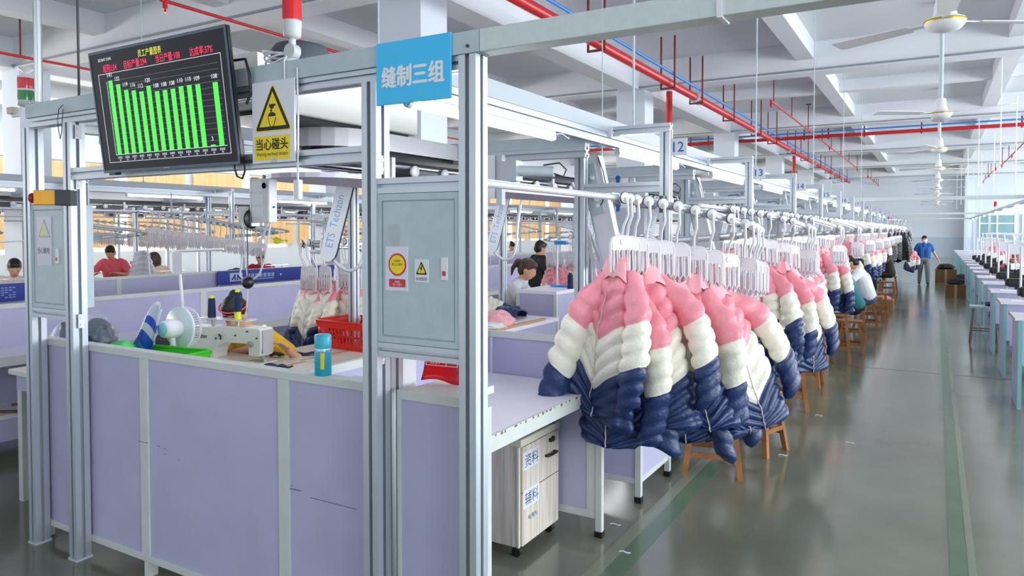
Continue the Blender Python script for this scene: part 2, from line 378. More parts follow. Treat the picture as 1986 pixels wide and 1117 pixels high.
# ---------------------------------------------------------------- front gantry of the sewing line
g=thing('gantry_frame','aluminium gantry frame with slotted posts across the front of the sewing line','frame',(-2.8,2.04,0))
gx=2.8; gy=-2.04
def gb(name,m,mm=ALU,**k): return m.build(name,mm,g,loc=(gx,gy,0),**k)
PX=[(-4.23,-4.163),(-3.838,-3.77),(-1.836,-1.766),(-1.402,-1.333)]
for i,(a,b) in enumerate(PX):
    o=gb('post',mb().ext((a,2.04,.005),(b,2.115,2.245 if i<3 else 2.29),2))
    f=mb().box((a-.005,2.035,0),(b+.005,2.12,.012)); f.build('foot_plate',STEEL,o)
gb('box_beam',mb().box((-4.185,2.035,2.291),(-1.317,2.112,2.366)),STEEL,bevel=.003)
BEAMC=mat('mint_grey_trunking',(208,219,220),.5,.1,.05,30)
gb('box_beam',mb().box((-1.315,2.035,2.291),(1.75,2.112,2.366)),BEAMC,bevel=.003)
gb('joint_clip',mb().box((-.532,2.03,2.286),(-.517,2.117,2.368)),WHITE)
gb('post',mb().ext((1.68,2.04,.005),(1.75,2.112,2.29),2))
gb('top_rail',mb().ext((-4.163,2.045,2.243),(-1.402,2.105,2.29),0))
gb('cross_rail',mb().ext((-3.77,2.045,1.953),(-1.836,2.105,2.012),0))
for a,b in ((-4.163,-3.838),(-1.766,-1.402)):
    gb('cabinet_rail',mb().ext((a,2.045,1.832),(b,2.105,1.888),0)); gb('cabinet_rail',mb().ext((a,2.045,1.237),(b,2.105,1.288),0))
for x in (-1.775,-3.845+.085):
    for z in (2.16,1.905,1.2):
        k=mb(); k.box((x,2.06,z),(x+.004,2.09,z+.07)); k.cyl((x+.004,2.075,z+.018),(x+.01,2.075,z+.018),.008,8); k.cyl((x+.004,2.075,z+.052),(x+.01,2.075,z+.052),.008,8)
        gb('corner_bracket',k,WHITE)
k=mb().cyl((-1.36,2.034,2.315),(-1.36,2.03,2.315),.006,8); gb('screw',k,DARK)
# electrical cabinets
def ecab(x0,x1,label,big):
    o=thing('electrical_cabinet',label,'electrical cabinet',((x0+x1)/2,2.05,1.29)); lx=-(x0+x1)/2; L=(lx,-2.05,-1.29)
    mb().box((x0,2.052,1.29),(x1,2.19,1.83)).build('body',STEEL,o,loc=L,bevel=.003)
    fr=mb(); 
    for a,b in (((x0,1.29),(x1,1.312)),((x0,1.806),(x1,1.83)),((x0,1.312),(x0+.02,1.806)),((x1-.02,1.312),(x1,1.806))): fr.box((a[0],2.044,a[1]),(b[0],2.053,b[1]))
    fr.build('door_frame',STEEL,o,loc=L)
    d=mb().box((x0+.024,2.046,1.316),(x1-.024,2.053,1.802)).build('door',STEEL,o,loc=L,bevel=.002)
    lx0=x1-.075 if big else x1-.088
    h=mb().box((lx0,2.040,1.525),(lx0+.026,2.047,1.605)).build('latch',WPLAST,o,loc=L,bevel=.002)
    mb().box((lx0+.006,2.0385,1.541),(lx0+.02,2.041,1.557)).build('push_button',REDINK,h)
    return o,L
o,L=ecab(-1.766,-1.402,'grey electrical cabinet with a round yellow sticker and a small bolt sticker',True)
# stickers on the big cabinet (sheet, pictogram, lettering)
st=mb().box((-1.727,2.0432,1.48),(-1.625,2.0458,1.64)).build('sticker',mat('sticker_sheet',(222,222,238),.3),o,loc=L); st['label']='laminated white sheet with a round yellow notice'
DIS=mb(); DIS.cyl((-1.672,2.0432,1.575),(-1.672,2.0424,1.575),.041,32); DIS.build('red_ring',REDINK,st)
mb().cyl((-1.672,2.0426,1.575),(-1.672,2.0416,1.575),.034,32).build('yellow_disc',YEL,st)
text('非授权\n禁止人操作','lettering',INK,.05,.022,st,FY(-1.672,2.0412,1.582))
mb().rbox((-1.71,2.0424,1.494),(-1.635,2.0434,1.523),.004,axis=1).build('red_panel',REDINK,st)
text('非授权\n禁止人操作','lettering',WHITEINK,.042,.017,st,FY(-1.672,2.042,1.508))
st=mb().box((-1.594,2.0436,1.515),(-1.533,2.0458,1.596)).build('sticker',SIGNW,o,loc=L); st['label']='small white sticker with a yellow lightning triangle'
def tri(cx,cz,w,h,y0,y1,r=.003):
    pts=[]
    V=[(cx-w/2,cz),(cx+w/2,cz),(cx,cz+h)]
    for i,(x,z) in enumerate(V):
        p=Vector((x,z)); a=(Vector(V[i-1])-p).normalized(); b=(Vector(V[(i+1)%3])-p).normalized()
        for t in (0,.33,.67,1): 
            q=p+a*r*(1-t)**2*2+b*r*t**2*2; pts.append((q.x,q.y))
    return mb().prism(pts,y0,y1,1)
tri(-1.564,1.542,.05,.048,2.0436,2.043).build('triangle_border',INK,st); tri(-1.564,1.547,.036,.034,2.0431,2.0424).build('triangle',YEL,st)
mb().prism([(-1.562,1.575),(-1.57,1.562),(-1.565,1.563),(-1.567,1.551),(-1.558,1.566),(-1.563,1.565),(-1.558,1.575)],2.0424,2.0418,1).build('bolt_symbol',INK,st)
text('有电危险','lettering',INKN,.05,.013,st,FY(-1.564,2.043,1.527))
TAPE=mat('clear_tape',(214,222,226),.25,alpha=.35)
for b in (((-1.71,1.652),(-1.66,1.72)),((-1.70,1.62),(-1.665,1.652))): mb().box((b[0][0],2.0440,b[0][1]),(b[1][0],2.0458,b[1][1])).build('tape',TAPE,o,loc=L)
o,L=ecab(-4.163,-3.838,'narrow grey electrical cabinet with a faded warning sheet at the left end of the gantry',False)
st=mb().box((-4.105,2.043,1.512),(-3.965,2.0458,1.77)).build('sticker',mat('faded_sheet',(206,208,222),.4),o,loc=L); st['label']='faded sheet with a washed-out yellow triangle'
tri(-4.03,1.66,.118,.1,2.0434,2.0426,.004).build('triangle_border',mat('faded_grey',(168,172,178),.5),st)
tri(-4.03,1.668,.09,.075,2.0428,2.042,.003).build('triangle',mat('faded_yellow',(216,218,168),.5),st)
text('当心触电','lettering',INKN,.118,.034,st,FY(-4.04,2.0424,1.592))
# ---------------------------------------------------------------- television
tv=thing('television','wide black television tilted forward, showing a green bar chart','television',(-2.925,2.0,1.968),rot=(R(7),0,0))
TW,TH=.955,.553
b=mb().rbox((-TW/2,0,0),(TW/2,.02,TH),.006,axis=1); b.build('cabinet',BLACK,tv)
mb().rbox((-TW/2+.2,.02,.08),(TW/2-.2,.06,TH-.12),.03,axis=1).build('back_housing',BLACK,tv)
fr=mb()
for a,c in (((-TW/2,-.004,0),(TW/2,.004,.012)),((-TW/2,-.004,TH-.012),(TW/2,.004,TH)),((-TW/2,-.004,.012),(-TW/2+.01,.004,TH-.012)),((TW/2-.01,-.004,.012),(TW/2,.004,TH-.012))): fr.box(a,c)
fr.build('bezel',mat('tv_bezel',(74,90,104),.22,.6),tv)
SCR=mat('screen_dark',(22,22,32),.16,emit=.1,spec=.18)
scr=mb().box((-TW/2+.01,-.002,.012),(TW/2-.01,.002,TH-.012)).build('screen',SCR,tv)
GBAR=mat('screen_green',(72,232,66),.2,emit=.42); SWH=mat('screen_white',(226,232,238),.2,emit=.38); SRED=mat('screen_red',(236,28,84),.2,emit=.42); SYE=mat('screen_yellow',(226,226,40),.2,emit=.42); SLN=mat('screen_line',(120,124,146),.2,emit=.18)
U=lambda u:-TW/2+u*TW
Vv=lambda v:v*TH
ln=mb()
def seg(u0,v0,u1,v1,t=.0009,y=-.0026): ln.box((U(min(u0,u1))-t,y,Vv(min(v0,v1))-t),(U(max(u0,u1))+t,-.0018,Vv(max(v0,v1))+t))
seg(.06,.085,.95,.085); seg(.06,.81,.95,.81); seg(.06,.085,.06,.81); seg(.95,.085,.95,.81)
ln.build('chart_border',SWH,scr)
ln=mb(); n10=.515/120
for k in range(1,15): seg(.12,.145+k*10*n10,.93,.145+k*10*n10,.0006)
ln.build('grid_line',SLN,scr)
ln=mb(); seg(.12,.145,.93,.145,.001); seg(.12,.145,.12,.145+.6); ln.build('axis_line',SWH,scr)
vals=[141,132,119,116,112,120,108,108,108,110,110,109,3,108]
for i,v in enumerate(vals):
    u=.15+i*.0575
    mb().box((U(u)-.0148,-.0032,Vv(.145)),(U(u)+.0148,-.0019,Vv(.145+v*n10))).build('chart_bar',GBAR,scr)
    text(str(v),'bar_value',SWH,.034 if v>9 else .011,.018,scr,FY(U(u),-.0034,Vv(.145+v*n10+.045)))
    nm=mb()
    for q in range(3): nm.box((U(u)-.0155+q*.0115,-.0028,Vv(.112)),(U(u)-.0155+q*.0115+.008,-.0019,Vv(.130)))
    nm.box((U(u)-.005,-.0028,Vv(.094)),(U(u)+.005,-.0019,Vv(.106))); nm.build('axis_caption',mat('screen_grey',(176,180,190),.2,emit=.2),scr)
text('员工产量图表','chart_title',SYE,.165,.032,scr,FY(U(.475),-.003,Vv(.918)))
for s_,u,w in (('组别:L04',.16,.105),('目标产量:294',.36,.165),('当日产量:108',.60,.165),('达成率:37%',.83,.145)):
    text(s_,'chart_heading',SRED,w,.036,scr,FY(U(u),-.003,Vv(.853)),bold=.0003)
text('2022-08-07 12:34:45','date_line',SWH,.1,.013,scr,FY(U(.125),-.003,Vv(.925)))
mb().box((-.02,-.0052,.004),(.02,-.0038,.009)).build('brand_plate',mat('plate_grey',(150,154,160),.4),tv)
mb().rbox((-TW/2+.05,-.012,-.012),(-TW/2+.1,.02,.0),.004,axis=2).build('receiver',BLACK,tv)
mb().tube([(.4,.03,.06),(.4,.03,-.02),(.41,.03,-.05),(.44,.03,-.06),(.46,.03,-.03),(.462,.035,.1)],.004,6).build('power_cord',BLACK,tv)
mb().tube([(.44,.05,.42),(.5,.06,.42),(.515,.06,.36),(.51,.06,.28),(.49,.05,.24)],.006,6).build('signal_cable',BLACK,tv)
# ---------------------------------------------------------------- signs
s=thing('department_sign','sky blue sign with four white characters on the beam','sign',(-1.587,2.03,2.147))
L=(1.587,-2.03,-2.147)
mb().box((-1.75,2.024,2.147),(-1.424,2.033,2.368)).build('board',SIGNB,s,loc=L,bevel=.001)
t=text('缝制三组','lettering',WHITEINK,.272,.074,s,FY(-1.587,2.0232,2.243),bold=.0028); t.location=L
s=thing('warning_sign','white sign with a yellow overhead-obstacle triangle, beside the television','sign',(-2.284,2.03,1.97)); L=(2.284,-2.03,-1.97)
mb().box((-2.403,2.022,1.968),(-2.165,2.032,2.292)).build('board',SIGNW,s,loc=L)
def sg(name,m,mm,p=s,LL=L): return m.build(name,mm,p,loc=LL)
sg('triangle_edge',tri(-2.283,2.092,.214,.193,2.0225,2.0212,.008),YEL); sg('triangle_border',tri(-2.283,2.097,.2,.18,2.0215,2.0205,.008),INK); sg('triangle',tri(-2.283,2.112,.152,.137,2.021,2.0198,.001),YEL)
pt=mb(); pt.prism([(-2.3,2.2),(-2.268,2.2),(-2.262,2.192),(-2.274,2.192),(-2.279,2.182),(-2.286,2.182),(-2.286,2.17),(-2.294,2.168),(-2.294,2.176),(-2.29,2.182),(-2.296,2.186),(-2.302,2.192)],2.0199,2.019,1)
pt.prism([(-2.308,2.152)]+[(-2.286+.022*math.cos(R(a)),2.152+.016*math.sin(R(a))) for a in range(180,-1,-15)][::1],2.0199,2.019,1)
sg('pictogram',pt,INK)
hp=[(-2.286+.0215*math.cos(R(a))*(1 if math.sin(R(a))>-.3 else .82),2.019,2.15+.043*math.sin(R(a))*(1 if math.sin(R(a))<0 else .3)) for a in range(175,366,12)]
sg('head_outline',mb().tube(hp,.0012,5),INK)
sg('yellow_panel',mb().box((-2.388,2.0205,1.98),(-2.187,2.0225,2.075)),YEL)
t=text('当心碰头','lettering',INK,.18,.046,s,FY(-2.288,2.02,2.042),bold=.0012); t.location=L
t=text('Warning overhead obstacle','lettering',INK,.178,.021,s,FY(-2.288,2.02,2.001)); t.location=L
sg('tape',mb().box((-2.295,2.0185,1.968),(-2.262,2.0208,1.99)),TAPE)
# ---------------------------------------------------------------- lamps and small things on the beam
t=thing('signal_tower','red signal lamp on a hinged grey bracket above the beam','signal lamp',(-2.228,2.075,2.366))
mb().lathe([(.03,0),(.034,.01),(.02,.016)],n=16).build('base_plate',WPLAST,t)
k=mb(); k.cyl((0,-.018,.045),(0,.018,.045),.03,16); k.cyl((0,0,.045),(0,0,.1),.014,10); k.build('hinge',mat('grey_plastic',(196,200,202),.4),t)
mb().lathe([(.018,.095),(.03,.1),(.034,.105),(.036,.13),(.038,.165)],n=20).build('socket',mat('grey_plastic',(0,0,0)),t)
ps=[(.038,.165)]
for i in range(10): ps+=[(.039,.168+i*.0085),(.0375,.172+i*.0085)]
mb().lathe(ps+[(.038,.258)],n=24).build('lens',REDL,t)
mb().lathe([(.038,.258),(.037,.275),(.02,.285)],n=20).build('cap',WPLAST,t)
t=thing('signal_tower','stacked red and green signal lamp on the left end post','signal lamp',(-4.25,2.075,2.366))
mb().box((-.055,-.05,-.06),(.02,-.036,-.015)).build('bracket',WPLAST,t); k=mb().box((-.06,-.07,-.045),(-.012,-.037,-.01)); k.build('switch_box',mat('beige_plastic',(198,186,170),.5),t)
mb().lathe([(.03,0),(.041,.004),(.041,.03)],n=20).build('base',mat('grey_plastic',(0,0,0)),t)
mb().lathe([(.041,.03),(.0425,.045),(.041,.082)],n=24).build('green_lens',GREENL,t)
mb().lathe([(.042,.082),(.042,.092)],n=20).build('ring',WPLAST,t)
mb().lathe([(.041,.092),(.0425,.11),(.041,.15)],n=24).build('red_lens',REDL,t)
mb().lathe([(.041,.15),(.04,.16),(.02,.168),(.016,.185),(.036,.2),(.038,.206)],n=20).build('cap',WPLAST,t)
t=thing('siren','dark domed siren behind the beam next to the red signal lamp','siren',(-2.378,2.26,2.32))
mb().lathe([(.075,0),(.078,.06),(.078,.075)],n=24).build('base',DARK,t); mb().lathe([(.125,.085),(.125,.1),(.12,.15),(.105,.17),(.0,.178)],n=28).build('dome',mat('dome_grey',(74,82,92),.5),t)
k=mb(); 
for i in range(16): a=2*PI*i/16; k.cyl((.1*math.cos(a),.1*math.sin(a),.05),(.1*math.cos(a),.1*math.sin(a),.088),.006,6)
k.build('grille',BLACK,t)
c=thing('cable_coil','loose coil of white cable lying on the beam beside the red lamp','cable',(-2.3,2.075,2.366))
k=mb()
for i in range(5): k.tube([(-.03*i*.3+.075*math.cos(a),.02*math.sin(a)+.003*i,.012+.012*i+.014*math.sin(a*1.3+i)) for a in [2*PI*j/18 for j in range(18)]],.0045,6,closed=True)
k.build('loops',WPLAST,c); mb().tube([(.07,-.03,.02),(.075,-.045,.0),(.078,-.046,-.08),(.075,-.046,-.1)],.004,6).build('tail',WPLAST,c)
c=thing('hanging_plug','white cord with a switch hanging below the overhead warning sign','cable',(-2.155,2.03,1.84))
k=mb().tube([(0,.0,.49),(.004,0,.3),(0,0,.1),(0,0,.05)],.004,6); k.build('cord',WPLAST,c); mb().rbox((-.015,-.012,-.02),(.015,.012,.055),.005).build('plug',WPLAST,c)
c=thing('wire_loop','thin black wire loop hanging on the top rail left of the television','cable',(-3.83,2.03,2.2))
mb().tube([(.02,0,.13),(-.01,-.004,.11),(-.02,-.006,.06),(-.012,-.005,.0),(0,-.004,-.04),(.01,-.004,-.01),(.02,-.004,.05),(.022,0,.11)],.002,5).build('wire',BLACK,c)
e=thing('emergency_stop','yellow emergency stop box with a red button on the narrow cabinet','emergency stop',(-3.79,1.985,1.858),R(42))
mb().rbox((-.09,-.042,-.035),(.005,.038,.038),.006,axis=0).build('housing',mat('estop_yellow',(236,170,50),.4),e); mb().rbox((.005,-.044,-.037),(.075,.04,.04),.006,axis=0).build('back_box',DARK,e)
mb().lathe([(.012,0),(.012,.012),(.024,.014),(.026,.022),(.02,.034),(.0,.038)],n=20,axis=0,M=Matrix.Translation((-.09,0,0))@Matrix.Rotation(PI,4,'Z')).build('button',mat('estop_red',(150,36,40),.35),e)
def rod(x,y,z0,z1,r,label,m=STEEL):
    o=thing('hanging_rod',label,'rod',(x,y,z0)); mb().cyl((0,0,0),(0,0,z1-z0),r,12).build('shaft',m,o); mb().lathe([(r,.0),(r*2.2,.0),(r*2.2,.008),(r,.012)],n=12).build('flange',m,o)
    mb().lathe([(r,z1-z0-.012),(r*2.2,z1-z0-.008),(r*2.2,z1-z0)],n=12).build('ceiling_flange',m,o); return o
rod(-4.125,2.075,2.366,5.35,.02,'thick steel rod rising from the beam to the ceiling by the left lamp',CHROME)
rod(-3.745,2.075,2.366,5.35,.006,'thin dark rod rising from the beam left of the television',DARK)
# ---------------------------------------------------------------- front partition
def partition(label,x0,x1,y,ztop,zbot,divs,loc_y=.034):
    o=thing('partition',label,'partition',((x0+x1)/2,y,0)); L=(-(x0+x1)/2,-y,0); e=.031; d=loc_y
    mb().box((x0,y,ztop-.034),(x1,y+d,ztop)).build('top_rail',RAIL,o,loc=L,bevel=.002)
    mb().box((x0,y,zbot),(x1,y+d,zbot+.034)).build('bottom_rail',RAIL,o,loc=L,bevel=.002)
    xs=[x0]+divs+[x1]
    for i,x in enumerate(xs):
        w=e if 0<i<len(xs)-1 else e/2
        a=max(x0,x-w); c=min(x1,x+w)
        mb().box((a,y+.001,zbot+.034 if 0<i<len(xs)-1 else .03),(c,y+d-.001,ztop-.034)).build('stile',RAIL,o,loc=L,bevel=.001)
        f=mb().box(((a+c)/2-.014,y+.003,.0),((a+c)/2+.014,y+d-.003,zbot)); f.build('foot',RAIL,o,loc=L)
    for i in range(len(xs)-1):
        mb().box((xs[i]+e/2,y+.009,zbot+.03),(xs[i+1]-e/2,y+d-.009,ztop-.03)).build('panel',LAV,o,loc=L)
    return o
fp=partition('long lavender partition with pale rails along the front, below the television',-4.255,-1.80,2.118,1.109,.08,[-3.312,-2.348],.06)
o=partition('narrow lavender partition panel below the cabinet with the round sticker',-1.74,-1.405,2.118,1.1,.08,[],.06)
sm=mat('scuff_grey',(112,112,138),.7)
for x0,x1,z in ((-3.22,-3.20,.66),(-3.17,-3.156,.655),(-3.17,-3.152,.63),(-3.06,-3.05,.62),(-2.31,-2.25,.62),(-2.2,-1.95,.6),(-3.36,-3.28,.665),(-2.38,-2.3,.63)): mb().box((x0,2.1262 if x0>-3.3 and x0<-2.33 or x0>-2.3 else 2.1172,z),(x1,2.1272 if x0>-3.3 and x0<-2.33 or x0>-2.3 else 2.1182,z+.003)).build('scuff',sm,fp,loc=(-fp.location.x,-fp.location.y,0))
d=thing('cable_duct','white vertical cable duct behind the right gantry post','duct',(-1.89,2.3,0))
mb().rbox((-.045,-.05,0),(.06,.06,1.25),.01).build('duct_body',WHITE,d); mb().box((-.03,-.054,.1),(.045,-.05,1.2)).build('duct_lid',WPLAST,d)
p=thing('side_post','grey aluminium post standing behind the gantry post and cabinet','post',(-1.83,2.19,0)); mb().ext((-.035,-.035,0),(.035,.035,1.24),2).build('shaft',ALU,p); mb().box((-.045,-.045,0),(.045,.045,.01)).build('foot_plate',STEEL,p)
# ---------------------------------------------------------------- front desk and file cabinet
d=thing('desk','pale lavender desk with raised back panel and square white legs','desk',(-1.95,3.1,0)); L=(1.95,-3.1,0)
def dk(n,m,mm,**k): return m.build(n,mm,d,loc=L,**k)
dk('desk_top',mb().box((-2.3,2.5,.815),(-1.585,3.66,.847)),TOPL,bevel=.002)
dk('edge_band',mb().box((-1.587,2.5,.778),(-1.575,3.66,.8475)),RAIL)
ch=mb()
for i in range(26):
    y=2.56+i*.041+random.uniform(-.01,.01)
    if random.random()<.75: ch.box((-1.5752,y,.838+random.uniform(-.004,.003)),(-1.5742,y+random.uniform(.008,.026),.8465))
dk('chipped_edge',ch,mat('chip_brown',(120,100,74),.8))
dk('back_panel',mb().box((-2.28,3.668,.14),(-1.605,3.686,1.075)),LAV)
dk('back_rail',mb().box((-2.3,3.66,1.062),(-1.565,3.694,1.1)),RAIL,bevel=.002)
dk('back_rail',mb().box((-2.3,3.664,.1),(-1.6,3.69,.14)),RAIL)
for y in (3.68,): dk('leg',mb().box((-1.606,y-.02,.03),(-1.568,y+.014,1.062)),RAIL,bevel=.002); 
dk('leg',mb().box((-1.66,3.664,.14),(-1.607,3.69,.81)),RAIL)
dk('leg',mb().box((-1.606,2.48,.03),(-1.568,2.518,.975)),RAIL,bevel=.002)
for y in (3.68,2.5): dk('rubber_foot',mb().box((-1.61,y-.024,0),(-1.564,y+.02,.032)),RUBBER)
dk('side_panel',mb().box((-2.318,2.2,.1),(-2.3,3.69,1.062)),LAV); dk('side_rail',mb().box((-2.325,2.2,1.062),(-2.294,3.69,1.1)),RAIL)
c=thing('file_cabinet','pale wood-grain pedestal on castors under the front desk','cabinet',(-2.05,3.42,0)); L=(2.05,-3.42,0)
def wood_mat():
    m=bpy.data.materials.new('ash_veneer'); m.use_nodes=True; nt=m.node_tree; b=nt.nodes['Principled BSDF']; tc=nt.nodes.new('ShaderNodeTexCoord'); mp=nt.nodes.new('ShaderNodeMapping'); mp.inputs['Scale'].default_value=(38,38,1.6)
    n=nt.nodes.new('ShaderNodeTexNoise'); n.inputs['Scale'].default_value=1.5; n.inputs['Detail'].default_value=5; r=nt.nodes.new('ShaderNodeValToRGB')
    r.color_ramp.elements[0].position=.35; r.color_ramp.elements[1].position=.65; r.color_ramp.elements[0].color=(*lin((196,184,172)),1); r.color_ramp.elements[1].color=(*lin((226,218,208)),1)
    nt.links.new(tc.outputs['Object'],mp.inputs['Vector']); nt.links.new(mp.outputs['Vector'],n.inputs['Vector']); nt.links.new(n.outputs['Fac'],r.inputs['Fac']); nt.links.new(r.outputs['Color'],b.inputs['Base Color']); b.inputs['Roughness'].default_value=.45; return m
ASHV=wood_mat(); ASHE=mat('cabinet_edge',(216,212,196),.5)
def fc(n,m,mm,p=c,**k): return m.build(n,mm,p,loc=L if p is c else None,**k)
fc('carcass',mb().box((-2.3,3.205,.06),(-1.842,3.635,.585)),ASHV); fc('top',mb().box((-2.31,3.198,.585),(-1.815,3.642,.624)),ASHE,bevel=.004)
fc('side_edge',mb().box((-1.842,3.2,.06),(-1.83,3.216,.585)),ASHE)
dr=fc('drawer',mb().box((-1.84,3.218,.345),(-1.818,3.632,.58)),ASHV,bevel=.002); do=fc('door',mb().box((-1.84,3.218,.065),(-1.818,3.632,.34)),ASHV,bevel=.002)
h=mb(); h.tube([(-1.818,3.47,.47),(-1.796,3.475,.472),(-1.794,3.49,.473),(-1.794,3.555,.473),(-1.796,3.57,.472),(-1.818,3.575,.47)],.0075,8); h.build('handle',BLACK,dr)
h=mb(); h.cyl((-1.818,3.52,.545),(-1.804,3.52,.545),.011,12); h.cyl((-1.818,3.555,.545),(-1.808,3.555,.545),.016,14); h.build('lock',BLACK,dr)
h=mb()
for y in (3.29,3.325,3.355): h.cyl((-1.818,y,.2),(-1.806,y,.2),.011,10); h.cyl((-1.806,y,.2),(-1.802,y,.2),.008,10)
h.build('lock',STEEL,do)
PAPER=mat('paper_label',(222,226,240),.6)
for par,z0,s_ in ((dr,.455,'资料'),(do,.255,'辅料')):
    q=mb().box((-1.8182,3.225,z0),(-1.8168,3.4,z0+.095)).build('paper_label',PAPER,par)
    text(s_,'lettering',INKN,.145,.07,q,FX(-1.8164,3.315,z0+.047))
for x in (-2.27,-1.86):
    for y in (3.24,3.6):
        k=mb(); k.cyl((x-.0,y-.018,.026),(x,y+.018,.026),.026,14); k.box((x-.012,y-.024,.03),(x+.012,y+.024,.06)); fc('castor',k,RUBBER)
f=thing('folder','black folder lying on the wood-grain pedestal','folder',(-1.98,3.4,.624)); k=mb().box((-.1,-.15,0),(.1,.15,.012)); k.build('cover',BLACK,f,bevel=.002); mb().box((-.096,-.146,.0122),(.096,.1,.0145)).build('sheet',SIGNW,f)
f=thing('clipboard','white clipboard lying on top of the black folder','clipboard',(-1.96,3.44,.6388),.05); mb().box((-.08,-.15,0),(.08,.15,.012)).build('board',SIGNW,f); mb().box((-.03,.11,.012),(.03,.145,.022)).build('clip',STEEL,f)
# ---------------------------------------------------------------- overhead conveyor of the line
def stadium(x0,x1,y0,y1,n=12):
    r=(x1-x0)/2; c=(x0+x1)/2
    return [(c+r*math.cos(R(180+180*i/n)),y0+r+r*math.sin(R(180+180*i/n))) for i in range(n+1)]+[(c+r*math.cos(R(180*i/n)),y1-r+r*math.sin(R(180*i/n))) for i in range(n+1)]
LILAC=mat('lilac_underside',(206,200,220),.5)
def conveyor(dx,y0,y1,label,detail=True):
    o=thing('overhead_conveyor',label,'conveyor',(-2.97+dx,y0,2.0)); L=(2.97-0,-y0,-2.0)
    def cv(n,m,mm,**k): return m.build(n,mm,o,loc=L,**k)
    cv('bottom_plate',mb().prism(stadium(-3.27,-2.69,y0,y1),1.975,2.0),LILAC)
    b=mb(); P=stadium(-3.25,-2.7,y0+.12,y1-.1); Q=stadium(-3.235,-2.715,y0+.135,y1-.115); n=len(P)
    vs=[(*p,2.15) for p in P]+[(*p,2.238) for p in P]+[(*p,2.15) for p in Q]+[(*p,2.238) for p in Q]
    fs=[]
    for i in range(n):
        j=(i+1)%n; fs+=[(i,j,n+j,n+i),(2*n+j,2*n+i,3*n+i,3*n+j),(n+i,n+j,3*n+j,3*n+i),(j,i,2*n+i,2*n+j)]
    b.add(vs,fs,0,False); cv('side_cover',b,WPLAST)
    cv('top_plate',mb().prism(stadium(-3.24,-2.71,y0+.13,y1-.11),2.238,2.25),WPLAST)
    cv('drive_housing',mb().rbox((-3.2,y0-.35,2.272),(-2.73,y0+.85,2.53),.012,axis=1),mat('housing_white',(232,232,226),.4))
    cv('housing_foot',mb().box((-3.18,y0-.3,2.25),(-2.76,y0+.8,2.272)),BLACK)
    cv('chain_track',mb().prism(stadium(-3.22,-2.735,y0+.15,y1-.13),2.10,2.15),BLACK)
    cv('guide_rail',mb().tube([(x,y,2.075) for x,y in stadium(-3.2,-2.75,y0+.17,y1-.15,8)],.014,8,closed=True),CHROME)
    if detail:
        pu=mb()
        for i in range(60):
            y=y0+.5+i*.31; pu.lathe([(.001,-.012),(.035,-.01),(.035,.01),(.001,.012)],(-2.72,y,2.05),12,axis=0)
        for i in range(18):
            y=y0+.6+i*1.02; pu.box((-2.79,y,2.0),(-2.72,y+.03,2.12))
        s_=cv('carrier_roller',pu,WPLAST); s_['kind']='stuff'
        cm=mb()
        for i in range(24):
            y=y0+.75+i*.8+random.uniform(-.1,.1); cm.box((-2.9,y,2.0),(-2.73,y+random.uniform(.12,.3),2.06))
        s_=cv('valve_block',cm,DARK); s_['kind']='stuff'
    return o
conveyor(0,2.68,33,'white overhead garment conveyor running along the sewing line behind the warning sign')
for x0,label in ((-1.785,'long pale trunking along the aisle side of the sewing line, carrying the tube lamps'),(-3.985,'long pale trunking along the far side of the sewing line')):
    o=thing('overhead_trunking',label,'trunking',(x0,2.12,2.2)); L=(-x0,-2.12,-2.2)
    mb().box((x0,2.12,2.291),(x0+.065,33,2.372)).build('channel',TRUNK,o,loc=L); mb().ext((x0,2.12,2.215),(x0+.065,33,2.289),1).build('rail',ALU,o,loc=L)
    mb().box((x0+.02,2.2,2.372),(x0+.045,2.24,2.4)).build('end_clip',STEEL,o,loc=L)
NB=14
ST=[4.15+2.2*k for k in range(NB)]
bn=lambda k:str(12+k)
NW=['twelve','thirteen','fourteen','fifteen','sixteen','seventeen','eighteen','nineteen','twenty','twenty-one','twenty-two','twenty-three','twenty-four','twenty-five']
wn=lambda k:NW[k]
FR=None
